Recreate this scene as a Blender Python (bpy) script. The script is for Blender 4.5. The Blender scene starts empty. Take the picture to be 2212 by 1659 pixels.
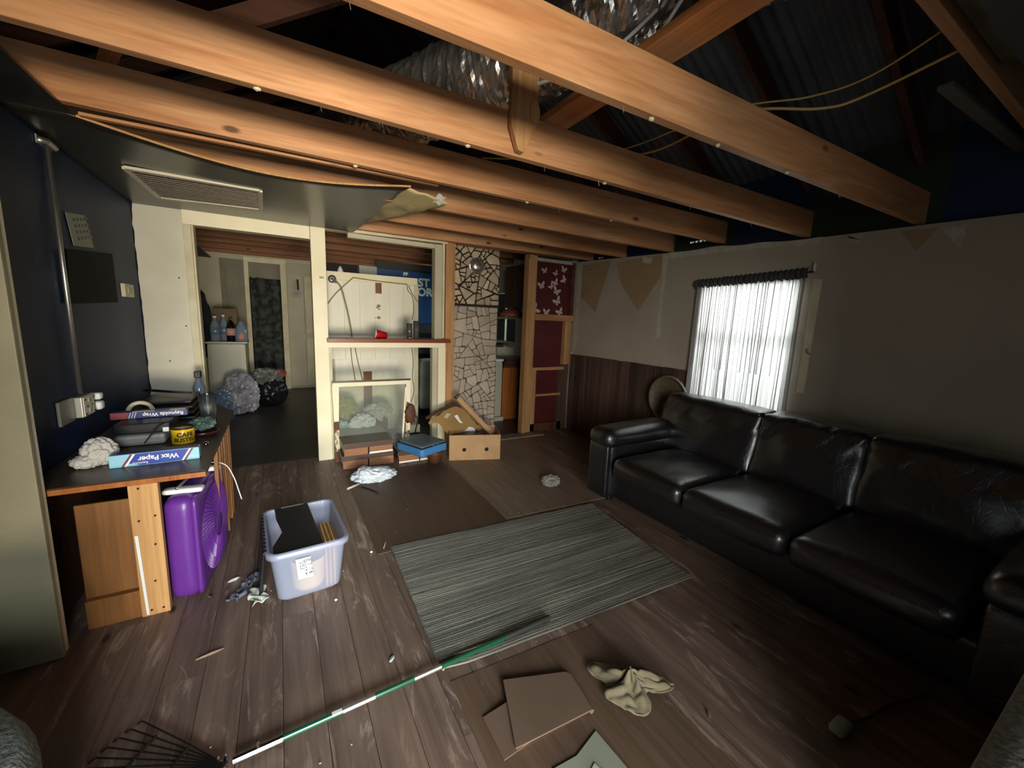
import bpy, bmesh, math, random
from math import sin, cos, pi, radians
from mathutils import Vector, Matrix, noise as N
random.seed(7)
S = bpy.context.scene
COL = S.collection

# ------------------------------------------------------------------ camera
def cam_axes(yaw, pitch, roll):
    cy, sy, cp, sp = cos(yaw), sin(yaw), cos(pitch), sin(pitch)
    f = Vector((sy*cp, cy*cp, -sp)); r = Vector((cy, -sy, 0)); d = f.cross(r)
    c, s = cos(roll), sin(roll)
    return c*r + s*d, -s*r + c*d, f
r_, d_, f_ = cam_axes(radians(30.2), radians(9.0), radians(-2.2))
cam = bpy.data.cameras.new('camera'); camo = bpy.data.objects.new('camera', cam); COL.objects.link(camo)
m = Matrix((r_, -d_, -f_)).transposed().to_4x4(); m.translation = Vector((0, 0, 1.5))
camo.matrix_world = m
cam.sensor_fit = 'HORIZONTAL'; cam.sensor_width = 36.0; cam.lens = 36.0*862/2212
cam.clip_start = 0.02; cam.clip_end = 100
S.camera = camo

# ------------------------------------------------------------------ world, light, exposure
W = bpy.data.worlds.new('world'); S.world = W; W.use_nodes = True
W.node_tree.nodes['Background'].inputs[0].default_value = (0.80, 0.92, 1.0, 1)
W.node_tree.nodes['Background'].inputs[1].default_value = 1.1
def area(name, loc, target, sx, sy, color, watts, spread=180):
    l = bpy.data.lights.new(name, 'AREA'); l.shape = 'RECTANGLE'; l.size = sx; l.size_y = sy
    l.color = color; l.energy = watts; l.spread = radians(spread)
    o = bpy.data.objects.new(name, l); COL.objects.link(o); o.location = loc
    q = (Vector(target)-Vector(loc)).to_track_quat('-Z', 'Y'); o.rotation_euler = q.to_euler()
    return o
# daylight through the entrance door behind the viewer: the sky above, the sunlit ground below
area('sky_beyond_entrance', (0.1, -7.0, 3.7), (0.4, 3.0, 0.3), 3.6, 2.6, (0.84, 0.92, 1.0), 560, 120)
area('sunlit_ground_outside', (0.0, -7.0, 0.7), (0.35, 3.0, 1.9), 3.6, 1.3, (1.0, 0.90, 0.74), 640, 120)
area('sky_beyond_entrance_side', (-3.6, -6.6, 2.3), (3.0, 3.6, 1.2), 3.2, 3.0, (0.98, 0.95, 0.90), 360, 120)
area('sky_in_entrance', (0.15, -0.97, 1.1), (0.7, 3.0, 1.3), 1.0, 1.8, (0.92, 0.96, 1.0), 9, 170)
# daylight on the right-hand window and on the kitchen window beyond
area('sky_at_window', (4.6, 2.05, 1.75), (3.5, 2.05, 1.4), 1.6, 1.6, (1.0, 0.97, 0.97), 165, 150)
area('sky_at_kitchen_window', (4.5, 6.35, 1.7), (3.5, 6.3, 1.4), 1.2, 1.2, (0.85, 0.97, 1.0), 70, 150)
# daylight from the far rooms
area('daylight_from_side_room', (3.3, 7.6, 2.0), (0.1, 8.6, 1.0), 0.9, 0.9, (1.0, 0.95, 0.80), 16, 150)
vs = S.view_settings
vs.view_transform = 'Standard'; vs.look = 'None'; vs.gamma = 1.0; vs.use_curve_mapping = False; vs.exposure = 0.0
S.cycles.max_bounces = 7; S.cycles.diffuse_bounces = 4; S.cycles.glossy_bounces = 3; S.cycles.transmission_bounces = 6
S.cycles.transparent_max_bounces = 10; S.cycles.sample_clamp_indirect = 4.0
S.cycles.caustics_reflective = False; S.cycles.caustics_refractive = False

# ------------------------------------------------------------------ materials
MATS = {}
def L(h):
    h = h.lstrip('#'); v = [int(h[i:i+2], 16)/255 for i in (0, 2, 4)]
    return tuple((c/12.92 if c <= .04045 else ((c+.055)/1.055)**2.4) for c in v) + (1,)
def new(name):
    mt = bpy.data.materials.new(name); mt.use_nodes = True
    nt = mt.node_tree; b = nt.nodes['Principled BSDF']; MATS[name] = mt
    return mt, nt, b
def nd(nt, t, **kw):
    n = nt.nodes.new(t)
    for k, v in kw.items():
        if k.startswith('i_'):
            key = k[2:]; key = int(key) if key.isdigit() else key.replace('_', ' ')
            n.inputs[key].default_value = v
        else: setattr(n, k, v)
    return n
def coords(nt, scale=(1, 1, 1)):
    tc = nd(nt, 'ShaderNodeTexCoord'); mp = nd(nt, 'ShaderNodeMapping'); mp.inputs['Scale'].default_value = scale
    nt.links.new(tc.outputs['Object'], mp.inputs['Vector'])
    oi = nd(nt, 'ShaderNodeObjectInfo'); mu = nd(nt, 'ShaderNodeMath', operation='MULTIPLY'); mu.inputs[1].default_value = 37.0
    nt.links.new(oi.outputs['Random'], mu.inputs[0]); nt.links.new(mu.outputs[0], mp.inputs['Location'])
    return mp.outputs['Vector'], oi.outputs['Random']
def ramp(nt, src, stops):
    r = nd(nt, 'ShaderNodeValToRGB'); e = r.color_ramp.elements
    e[0].position, e[0].color = stops[0]; e[1].position, e[1].color = stops[-1]
    for p, c in stops[1:-1]:
        x = e.new(p); x.color = c
    nt.links.new(src, r.inputs[0]); return r.outputs[0]
def mixc(nt, fac, a, b):
    mx = nd(nt, 'ShaderNodeMix', data_type='RGBA')
    for s, v in ((0, fac), (6, a), (7, b)):
        if hasattr(v, 'links') or hasattr(v, 'is_linked'): nt.links.new(v, mx.inputs[s])
        else: mx.inputs[s].default_value = v
    return mx.outputs[2]
def bump(nt, b, h, strength=.3, dist=.01):
    bp = nd(nt, 'ShaderNodeBump'); bp.inputs['Strength'].default_value = strength; bp.inputs['Distance'].default_value = dist
    nt.links.new(h, bp.inputs['Height']); nt.links.new(bp.outputs[0], b.inputs['Normal'])
def plain(name, c, rough=.6, metal=0, c2=None, scale=6, detail=4, bmp=0, bscale=60, spec=None, stretch=(1, 1, 1), lo=.35, hi=.65, vary=0):
    mt, nt, b = new(name); b.inputs['Roughness'].default_value = rough; b.inputs['Metallic'].default_value = metal
    if spec is not None: b.inputs['Specular IOR Level'].default_value = spec
    v, rnd = coords(nt, stretch); col = None
    if c2:
        n = nd(nt, 'ShaderNodeTexNoise', i_Scale=scale, i_Detail=detail); nt.links.new(v, n.inputs['Vector'])
        col = ramp(nt, n.outputs[0], [(lo, L(c)), (hi, L(c2))])
    else: b.inputs['Base Color'].default_value = L(c)
    if vary:
        hs = nd(nt, 'ShaderNodeHueSaturation'); 
        if col is None: hs.inputs['Color'].default_value = L(c)
        else: nt.links.new(col, hs.inputs['Color'])
        mr = nd(nt, 'ShaderNodeMapRange'); mr.inputs[3].default_value = 1-vary; mr.inputs[4].default_value = 1+vary
        nt.links.new(rnd, mr.inputs[0]); nt.links.new(mr.outputs[0], hs.inputs['Value']); col = hs.outputs[0]
    if col is not None: nt.links.new(col, b.inputs['Base Color'])
    if bmp:
        n2 = nd(nt, 'ShaderNodeTexNoise', i_Scale=bscale, i_Detail=5.0); nt.links.new(v, n2.inputs['Vector']); bump(nt, b, n2.outputs[0], bmp)
    return mt
def wood(name, ca, cb, axis=0, rough=.65, knots=True, grain=1.0, vary=.12, scuff=None, scuff_lo=.62, spec=.4):
    mt, nt, b = new(name); b.inputs['Roughness'].default_value = rough; b.inputs['Specular IOR Level'].default_value = spec
    sc = [9.0*grain]*3; sc[axis] = .7*grain
    v, rnd = coords(nt, tuple(sc))
    n = nd(nt, 'ShaderNodeTexNoise', i_Scale=1.6, i_Detail=5.0, i_Distortion=.6); nt.links.new(v, n.inputs['Vector'])
    sc2 = [70.0*grain]*3; sc2[axis] = 2.5*grain
    v2, _ = coords(nt, tuple(sc2)); n2 = nd(nt, 'ShaderNodeTexNoise', i_Scale=1.0, i_Detail=3.0); nt.links.new(v2, n2.inputs['Vector'])
    base = ramp(nt, n.outputs[0], [(.32, L(ca)), (.68, L(cb))])
    dk = nd(nt, 'ShaderNodeMix', data_type='RGBA', blend_type='MULTIPLY'); dk.inputs[0].default_value = .45
    nt.links.new(base, dk.inputs[6]); nt.links.new(ramp(nt, n2.outputs[0], [(.3, (.55, .5, .45, 1)), (.6, (1, 1, 1, 1))]), dk.inputs[7]); col = dk.outputs[2]
    if knots:
        sk = [5.0]*3; sk[axis] = 2.2; v3, _ = coords(nt, tuple(sk))
        vo = nd(nt, 'ShaderNodeTexVoronoi', i_Scale=1.0); nt.links.new(v3, vo.inputs['Vector'])
        k = ramp(nt, vo.outputs['Distance'], [(.05, (1, 1, 1, 1)), (.10, (0, 0, 0, 1))])
        kc = tuple(x*.28 for x in L(ca)[:3]) + (1,)
        col = mixc(nt, k, col, kc)
    if scuff:
        ss = [5.0]*3; ss[axis] = 1.0; v4, _ = coords(nt, tuple(ss))
        n4 = nd(nt, 'ShaderNodeTexNoise', i_Scale=2.2, i_Detail=10.0, i_Roughness=.72, i_Distortion=1.2); nt.links.new(v4, n4.inputs['Vector'])
        col = mixc(nt, ramp(nt, n4.outputs[0], [(scuff_lo, (0, 0, 0, 1)), (scuff_lo+.10, (.8, .8, .8, 1))]), col, L(scuff))
    hs = nd(nt, 'ShaderNodeHueSaturation'); mr = nd(nt, 'ShaderNodeMapRange'); mr.inputs[3].default_value = 1-vary; mr.inputs[4].default_value = 1+vary
    nt.links.new(rnd, mr.inputs[0]); nt.links.new(mr.outputs[0], hs.inputs['Value']); nt.links.new(col, hs.inputs['Color'])
    nt.links.new(hs.outputs[0], b.inputs['Base Color']); bump(nt, b, n2.outputs[0], .25, .004)
    return mt
def glassy(name, tint='#ffffff', rough=.05, alpha=.25):
    mt, nt, b = new(name); out = nt.nodes['Material Output']
    tr = nd(nt, 'ShaderNodeBsdfTransparent'); tr.inputs[0].default_value = L(tint)
    gl = nd(nt, 'ShaderNodeBsdfGlossy', i_Roughness=rough); fr = nd(nt, 'ShaderNodeFresnel', i_IOR=1.45)
    df = nd(nt, 'ShaderNodeBsdfDiffuse'); df.inputs[0].default_value = L(tint)
    a = nd(nt, 'ShaderNodeMixShader', i_0=alpha); nt.links.new(tr.outputs[0], a.inputs[1]); nt.links.new(df.outputs[0], a.inputs[2])
    c = nd(nt, 'ShaderNodeMixShader'); nt.links.new(fr.outputs[0], c.inputs[0]); nt.links.new(a.outputs[0], c.inputs[1]); nt.links.new(gl.outputs[0], c.inputs[2])
    nt.links.new(c.outputs[0], out.inputs[0]); return mt
def translucent(name, col, frac=.6, rough=.6, gloss=0.0):
    mt, nt, b = new(name); out = nt.nodes['Material Output']
    df = nd(nt, 'ShaderNodeBsdfDiffuse'); df.inputs[0].default_value = L(col)
    tl = nd(nt, 'ShaderNodeBsdfTranslucent'); tl.inputs[0].default_value = L(col)
    a = nd(nt, 'ShaderNodeMixShader', i_0=frac); nt.links.new(df.outputs[0], a.inputs[1]); nt.links.new(tl.outputs[0], a.inputs[2])
    if gloss:
        gl = nd(nt, 'ShaderNodeBsdfGlossy', i_Roughness=.25); c = nd(nt, 'ShaderNodeMixShader', i_0=gloss)
        nt.links.new(a.outputs[0], c.inputs[1]); nt.links.new(gl.outputs[0], c.inputs[2]); a = c
    nt.links.new(a.outputs[0], out.inputs[0]); return mt

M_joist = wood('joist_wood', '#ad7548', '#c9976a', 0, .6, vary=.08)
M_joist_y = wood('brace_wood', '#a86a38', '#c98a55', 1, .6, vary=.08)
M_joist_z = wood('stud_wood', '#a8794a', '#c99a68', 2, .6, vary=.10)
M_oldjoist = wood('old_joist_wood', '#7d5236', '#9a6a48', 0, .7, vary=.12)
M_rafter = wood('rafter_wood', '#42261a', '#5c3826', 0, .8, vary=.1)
M_floor = wood('floor_board_wood', '#665448', '#866f60', 1, .5, knots=True, vary=.07, scuff='#b09a88', scuff_lo=.55, spec=.4)
M_hard = wood('hardboard_dark', '#574231', '#5f4a3b', 1, .5, knots=False, vary=.04, scuff='#6a5644', scuff_lo=.66)
M_hardl = wood('hardboard_light', '#7d6a58', '#8f7c6a', 1, .55, knots=False, vary=.04, scuff='#9a8776', scuff_lo=.58)
M_wains = wood('reclaimed_board', '#3f2f27', '#5a4437', 2, .6, vary=.38)
M_ply = wood('plywood_panel', '#70471f', '#8a5c2e', 2, .5, knots=False, vary=.02)
M_plylt = wood('raw_lumber', '#b98a52', '#cd9f66', 2, .6, vary=.03)
M_counter = plain('counter_laminate', '#3c2e24', .35, c2='#4d3d30', scale=3)
M_orange = wood('orange_cabinet_wood', '#8a4e1e', '#a8662c', 2, .4, knots=False, vary=.1)
M_darkcab = wood('dark_cabinet_wood', '#4a2f1e', '#62402a', 2, .5, knots=False, vary=.1)
M_cream = plain('cream_paint', '#efe5bf', .5, c2='#f6eed0', scale=4, bmp=.08, bscale=25)
M_creamd = plain('aged_cream_paint', '#c9bf9c', .55, c2='#dcd3b2', scale=5, bmp=.1)
M_white = plain('white_wall_paint', '#cfcab4', .55, c2='#dedac6', scale=2.2, bmp=.15, bscale=14)
M_dirty = plain('dirty_white_wall', '#b3ac94', .6, c2='#c9c2a8', scale=2.0, lo=.3, hi=.7)
M_beadb = plain('painted_board', '#eeebd6', .5, c2='#f4f1e0', scale=3, stretch=(4, 1, .5), bmp=.05)
M_blue = plain('navy_wall_paint', '#12203c', .5, c2='#182a4a', scale=3, bmp=.12, bscale=50, spec=.22)
M_blue2 = plain('blue_board_paint', '#0e2a4a', .5)
M_green = plain('green_board_paint', '#24331f', .6)
M_grey = plain('grey_wall_paint', '#a39987', .5, c2='#ada391', scale=2.0, bmp=.08)
M_tan = plain('tan_wall_paint', '#98805f', .6, c2='#a08762', scale=3)
M_spack = plain('joint_compound', '#bdb7a4', .75, c2='#aaa490', scale=18, bmp=.2)
M_red = plain('dark_red_paint', '#561a1c', .5, c2='#4b1617', scale=3)
M_ceil = plain('dark_ceiling_panel', '#1b1815', .3, c2='#2e2821', scale=1.6, stretch=(1, 3, 1), bmp=.06, bscale=9, spec=.5)
M_roof = plain('corrugated_metal', '#5d6269', .55, metal=.3, c2='#4f5359', scale=3)
M_black = plain('black_void_paint', '#0b0a09', .8)
M_foil = plain('duct_foil', '#c4c0b8', .26, metal=.85, bmp=.3, bscale=40)
M_tag = plain('foil_tag', '#c8c8c4', .5, c2='#9a9a96', scale=30)
M_metal = plain('galvanized_metal', '#b9b7ae', .35, metal=.9)
M_chrome = plain('chrome', '#dddddd', .12, metal=1.0)
M_vent = plain('vent_white', '#d8d0b8', .45)
M_ventdk = plain('vent_filter', '#4a4238', .8)
M_ventw = plain('dusty_wire', '#7c7363', .6)
M_leather = None
M_purple = plain('purple_plastic', '#65308c', .36, c2='#5c2b82', scale=2, spec=.5)
M_wplas = plain('white_plastic', '#e4e4e0', .4)
M_bplas = plain('black_plastic', '#17181a', .38, bmp=.05)
M_card = plain('cardboard', '#b58e63', .8, c2='#c19b70', scale=8)
M_cardd = plain('brown_cardboard', '#8a6b38', .8, c2='#987742', scale=5)
M_cardin = plain('cardboard_dark_inside', '#5d4428', .85)
M_kraft = plain('kraft_paper', '#65503f', .8, c2='#6f5948', scale=4)
M_lam = plain('walnut_laminate', '#4c392d', .35, c2='#57433a', scale=3, stretch=(1, 6, 1))
M_lamedge = plain('particle_edge', '#9a6a44', .6, c2='#86593a', scale=60)
M_tape = plain('white_edge_tape', '#e9e6da', .45)
M_cloth = plain('white_cloth', '#d5dbe0', .85, c2='#bcc7d0', scale=14, bmp=.35, bscale=30)
M_clothg = plain('beige_cloth', '#7f775d', .9, c2='#6d664f', scale=8, bmp=.4, bscale=35)
M_towel = plain('white_towel', '#bdb8ae', .95, bmp=.6, bscale=60)
M_paper = plain('pale_paper', '#8c907c', .8)
M_paper2 = plain('white_paper', '#aeb09c', .8)
M_bluebag = plain('blue_vinyl', '#3f7fb8', .45)
M_slate = plain('grey_blue_lid', '#4d6470', .4, c2='#586e78', scale=4)
M_yellow = plain('yellow_can_print', '#e0b414', .3)
M_lblue = plain('light_blue_print', '#8fc6d8', .45)
M_dblue = plain('deep_blue_print', '#1f3c96', .4)
M_navyp = plain('navy_print', '#1b2360', .4)
M_maroon = plain('maroon_print', '#7a2430', .45)
M_textw = plain('white_ink', '#e9e9e2', .6)
M_textk = plain('black_ink', '#14130f', .6)
M_textg = plain('grey_ink', '#4c515c', .6)
M_texto = plain('orange_ink', '#cf7f55', .6)
M_cable = plain('yellow_cable', '#c2a05a', .5)
M_cablew = plain('white_cable', '#d8d6cc', .5)
M_cordg = plain('tan_cord', '#8f8a60', .6)
M_redcup = plain('red_plastic', '#b3141c', .35)
M_offw = plain('fridge_white', '#b8b6a4', .4)
M_tapes = plain('tapestry', '#3f4340', .9, c2='#22241f', scale=9, detail=3, lo=.45, hi=.55)
M_door = plain('old_door_paint', '#6f6a58', .6, c2='#7c7764', scale=3)
M_bag = glassy('clear_plastic_film', '#c9cdd6', .12, .35)
M_bagblue = translucent('blue_film', '#7f97b4', .3, gloss=.15)
M_bagblack = plain('black_film', '#14181a', .3, bmp=.3, bscale=15)
M_bagred = plain('red_film', '#8a3a2c', .5)
M_insul = plain('grey_white_bag', '#b4b8b0', .6, c2='#9ca29c', scale=5, bmp=.3, bscale=9)
M_glass = glassy('window_glass', '#eef6f2', .02, .03)
M_dusty = glassy('dusty_glass', '#f4f6f0', .1, .08)
M_tglass = glassy('drinking_glass', '#f6f8f8', .04, .08)
M_bottle = glassy('clear_bottle', '#b8c8dc', .08, .35)
M_cola = plain('dark_cola', '#120a08', .15)
M_curt = translucent('curtain_fabric', '#c4c0c2', .6)
M_curth = translucent('unlit_curtain_header', '#4a4a48', .15)  # rod pocket coloured dark for want of window light behind it
M_tote = translucent('frosted_tote', '#c3d0ea', .45, gloss=.06)
M_rug = None
M_stone = plain('flag_stone', '#cdbd9f', .6, c2='#b09c80', scale=5, bmp=.3, bscale=18, vary=.2)
M_stonel = plain('pale_flag_stone', '#c2b4a1', .7, c2='#ac9d8c', scale=5, bmp=.3, bscale=18, vary=.13)
M_mortar = plain('black_mortar', '#1d1712', .8)
M_mortarl = plain('brown_mortar', '#54483e', .85)
M_chairg = plain('grey_rough_fabric', '#9a9d94', .95, c2='#70736c', scale=70, bmp=.8, bscale=90)
M_wicker = plain('woven_rim', '#6a5c48', .7, c2='#524636', scale=30)
M_pole = plain('green_coated_metal', '#11462d', .25, spec=.6)
M_polegrip = plain('dark_grip', '#1d1f1b', .6)
M_rake = plain('dark_steel', '#2b2b2b', .35, metal=.7)
M_rust = plain('peeling_paint_wood', '#5b3626', .7, c2='#e2d8b2', scale=3.2, lo=.55, hi=.57, stretch=(1, 1, .7))
M_bwall = plain('blue_banner', '#1c4c86', .45, c2='#173f72', scale=1.5)
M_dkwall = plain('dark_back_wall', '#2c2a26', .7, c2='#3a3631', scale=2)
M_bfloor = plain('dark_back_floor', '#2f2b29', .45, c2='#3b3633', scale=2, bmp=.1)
M_pink = plain('pink_hood', '#8a4a3a', .5)  # plain reddish colour of the kitchen lampshade
M_teal = plain('teal_leaf', '#1e5a4c', .5)
M_butter = plain('butterfly_decal', '#c9b6a8', .6)

def mk_leather():
    mt, nt, b = new('black_leather')
    v, _ = coords(nt)
    b.inputs['Base Color'].default_value = L('#131114'); b.inputs['Roughness'].default_value = .38; b.inputs['Specular IOR Level'].default_value = .7; b.inputs['Coat Weight'].default_value = .9; b.inputs['Coat Roughness'].default_value = .26
    n = nd(nt, 'ShaderNodeTexNoise', i_Scale=7.0, i_Detail=3.0, i_Distortion=1.5); nt.links.new(v, n.inputs['Vector'])
    vo = nd(nt, 'ShaderNodeTexVoronoi', i_Scale=26.0, feature='DISTANCE_TO_EDGE'); nt.links.new(v, vo.inputs['Vector'])
    cr = ramp(nt, vo.outputs['Distance'], [(0, (0, 0, 0, 1)), (.06, (1, 1, 1, 1))])
    ad = nd(nt, 'ShaderNodeMath', operation='MULTIPLY_ADD'); ad.inputs[1].default_value = .12
    nt.links.new(cr, ad.inputs[0]); nt.links.new(n.outputs[0], ad.inputs[2]); bump(nt, b, ad.outputs[0], .35, .012)
    return mt
M_leather = mk_leather()
def mk_rug():
    mt, nt, b = new('striped_rug'); b.inputs['Roughness'].default_value = .95
    v, _ = coords(nt, (1.2, 55, 1))
    n = nd(nt, 'ShaderNodeTexNoise', i_Scale=1.0, i_Detail=3.0); nt.links.new(v, n.inputs['Vector'])
    nt.links.new(ramp(nt, n.outputs[0], [(.30, L('#56534a')), (.5, L('#757265')), (.70, L('#8d8a7a'))]), b.inputs['Base Color'])
    v2, _ = coords(nt, (60, 60, 60)); n2 = nd(nt, 'ShaderNodeTexNoise', i_Scale=3.0); nt.links.new(v2, n2.inputs['Vector']); bump(nt, b, n2.outputs[0], .5)
    return mt
M_rug = mk_rug()

# ------------------------------------------------------------------ geometry helpers
class MB:
    def __init__(s): s.v = []; s.f = []
    def add(s, vs, fs):
        k = len(s.v); s.v += [Vector(p) for p in vs]; s.f += [tuple(i+k for i in f) for f in fs]; return s
    def box(s, lo, hi, rz=0, piv=None):
        x0, y0, z0 = lo; x1, y1, z1 = hi
        vs = [Vector(p) for p in ((x0,y0,z0),(x1,y0,z0),(x1,y1,z0),(x0,y1,z0),(x0,y0,z1),(x1,y0,z1),(x1,y1,z1),(x0,y1,z1))]
        if rz:
            c = Vector(piv) if piv else (Vector(lo)+Vector(hi))/2; R = Matrix.Rotation(rz, 3, 'Z'); vs = [R@(p-c)+c for p in vs]
        return s.add(vs, [(0,3,2,1),(4,5,6,7),(0,1,5,4),(1,2,6,5),(2,3,7,6),(3,0,4,7)])
    def hexa(s, p):   # 8 corners: bottom 4 ccw, top 4 ccw
        return s.add(p, [(0,3,2,1),(4,5,6,7),(0,1,5,4),(1,2,6,5),(2,3,7,6),(3,0,4,7)])
    def beam(s, a, b, w, h, up=(0, 0, 1)):
        a, b = Vector(a), Vector(b); d = (b-a).normalized(); u = Vector(up); x = d.cross(u).normalized(); u = x.cross(d).normalized()
        p = [a-x*w/2-u*h/2, a+x*w/2-u*h/2, b+x*w/2-u*h/2, b-x*w/2-u*h/2, a-x*w/2+u*h/2, a+x*w/2+u*h/2, b+x*w/2+u*h/2, b-x*w/2+u*h/2]
        return s.hexa(p)
    def prism(s, poly, axis, a, b):  # poly 2D in the two other axes
        def P(q, t):
            l = list(q); l.insert(axis, t); return Vector(l)
        n = len(poly); vs = [P(q, a) for q in poly]+[P(q, b) for q in poly]
        fs = [tuple(range(n))[::-1], tuple(range(n, 2*n))]+[(i, (i+1) % n, n+(i+1) % n, n+i) for i in range(n)]
        return s.add(vs, fs)
    def tube(s, pts, r, n=8, cap=True):
        pts = [Vector(p) for p in pts]; rs = r if isinstance(r, (list, tuple)) else [r]*len(pts)
        vs = []; fs = []; last = None
        for i, p in enumerate(pts):
            d = (pts[min(i+1, len(pts)-1)]-pts[max(i-1, 0)]).normalized()
            ref = Vector((0, 0, 1)) if abs(d.z) < .9 else Vector((1, 0, 0))
            x = d.cross(ref).normalized() if last is None else (last-d*last.dot(d)).normalized()
            last = x; y = d.cross(x)
            for k in range(n): a = 2*pi*k/n; vs.append(p+(x*cos(a)+y*sin(a))*rs[i])
        for i in range(len(pts)-1):
            for k in range(n): fs.append((i*n+k, i*n+(k+1) % n, (i+1)*n+(k+1) % n, (i+1)*n+k))
        if cap: fs += [tuple(range(n))[::-1], tuple(range((len(pts)-1)*n, len(pts)*n))]
        return s.add(vs, fs)
    def lathe(s, prof, c=(0, 0, 0), n=24, M=None):
        c = Vector(c); vs = []; fs = []
        for (r, z) in prof:
            for k in range(n):
                a = 2*pi*k/n; p = Vector((r*cos(a), r*sin(a), z)); vs.append((M@p if M else p)+c)
        for i in range(len(prof)-1):
            for k in range(n): fs.append((i*n+k, i*n+(k+1) % n, (i+1)*n+(k+1) % n, (i+1)*n+k))
        if prof[0][0] > 1e-5: fs.append(tuple(range(n))[::-1])
        if prof[-1][0] > 1e-5: fs.append(tuple(range((len(prof)-1)*n, len(prof)*n)))
        return s.add(vs, fs)
    def grid(s, fn, nu, nv, thick=0):
        vs = [Vector(fn(i/nu, j/nv)) for j in range(nv+1) for i in range(nu+1)]
        fs = [(j*(nu+1)+i, j*(nu+1)+i+1, (j+1)*(nu+1)+i+1, (j+1)*(nu+1)+i) for j in range(nv) for i in range(nu)]
        return s.add(vs, fs)
    def rbox(s, lo, hi, r=.03, n=8, wob=0, bulge=(0, 0, 0), seed=0):
        lo, hi = Vector(lo), Vector(hi); c = (lo+hi)/2; h = (hi-lo)/2; r = min(r, min(h)*.98)
        vs = []; fs = []
        for ax in range(3):
            for sg in (-1, 1):
                k0 = len(vs)
                for j in range(n+1):
                    for i in range(n+1):
                        u, w = 2*i/n-1, 2*j/n-1; q = [0, 0, 0]; q[ax] = sg; q[(ax+1) % 3] = u*sg; q[(ax+2) % 3] = w
                        # denser near the edges
                        q = [math.copysign(abs(t)**.75, t) for t in q]
                        p = Vector([q[k]*h[k] for k in range(3)])
                        inner = Vector([max(-h[k]+r, min(h[k]-r, p[k])) for k in range(3)])
                        d = p-inner
                        if d.length > 1e-9: p = inner+d.normalized()*min(d.length, r) if d.length > r else inner+d.normalized()*r if sum(abs(d[k]) > 1e-9 for k in range(3)) else p
                        uu = [p[k]/h[k] for k in range(3)]
                        for k in range(3):
                            if bulge[k]: p[k] += math.copysign(1, uu[k])*abs(uu[k])*bulge[k]*(1-uu[(k+1) % 3]**2)*(1-uu[(k+2) % 3]**2)
                        if wob: p += N.noise_vector((p+c)*6+Vector((seed, 0, 0)))*wob
                        vs.append(p+c)
                for j in range(n):
                    for i in range(n):
                        a = k0+j*(n+1)+i; fs.append((a, a+1, a+n+2, a+n+1))
        return s.add(vs, fs)
    def blob(s, c, r, seed=0, amp=.3, freq=2.0, sub=4, ridged=True, flat=0):
        bm = bmesh.new(); bmesh.ops.create_icosphere(bm, subdivisions=sub, radius=1)
        vs = []
        for v in bm.verts:
            q = v.co*freq+Vector((seed*3.1, seed, -seed))
            n = N.noise(q)+.5*N.noise(q*2.3)
            if ridged: n = (1-2*abs(n))*.8
            p = v.co*(1+amp*n); p = Vector((p.x*r[0], p.y*r[1], p.z*r[2]))
            if flat and p.z < -flat: p.z = -flat+N.noise(q*3)*.003
            vs.append(p+Vector(c))
        fs = [tuple(v.index for v in f.verts) for f in bm.faces]; bm.free()
        return s.add(vs, fs)
    def mesh(s, name):
        me = bpy.data.meshes.new(name); me.from_pydata([tuple(v) for v in s.v], [], s.f); me.validate(); 
        return me
    def build(s, name, mat, parent=None, bevel=0, smooth=False, weld=False, solid=0, segs=2):
        off = Vector((0, 0, 0)); q = parent
        while q is not None: off += q.location; q = q.parent
        for v in s.v: v -= off
        me = s.mesh(name); me.materials.append(mat)
        bm = bmesh.new(); bm.from_mesh(me)
        if weld: bmesh.ops.remove_doubles(bm, verts=bm.verts, dist=1e-5)
        if not solid: bmesh.ops.recalc_face_normals(bm, faces=bm.faces)
        bm.to_mesh(me); bm.free()
        if smooth: me.shade_smooth()
        o = bpy.data.objects.new(name, me); COL.objects.link(o)
        if parent: o.parent = parent
        if solid: md = o.modifiers.new('solid', 'SOLIDIFY'); md.thickness = solid; md.offset = 0
        if bevel: md = o.modifiers.new('bevel', 'BEVEL'); md.width = bevel; md.segments = segs; md.limit_method = 'ANGLE'
        return o
def tag(o, label, cat, group=None, kind=None):
    o['label'] = label; o['category'] = cat
    if group: o['group'] = group
    if kind: o['kind'] = kind
    return o
def T(name, label, cat, loc=(0, 0, 0), group=None, kind=None):
    o = bpy.data.objects.new(name, None); COL.objects.link(o); o.location = loc; o.empty_display_size = .1
    return tag(o, label, cat, group, kind)
def box1(name, lo, hi, mat, parent=None, bevel=0, **k):
    c = Vector(((lo[0]+hi[0])/2, (lo[1]+hi[1])/2, lo[2]))
    if parent is None:
        b = MB().box(Vector(lo)-c, Vector(hi)-c); o = b.build(name, mat, None, bevel, **k); o.location = c; return o
    return MB().box(lo, hi).build(name, mat, parent, bevel, **k)
def copy_tree(o, parent=None):
    c = o.copy(); COL.objects.link(c); c.parent = parent
    for ch in list(o.children): copy_tree(ch, c)
    return c
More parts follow.
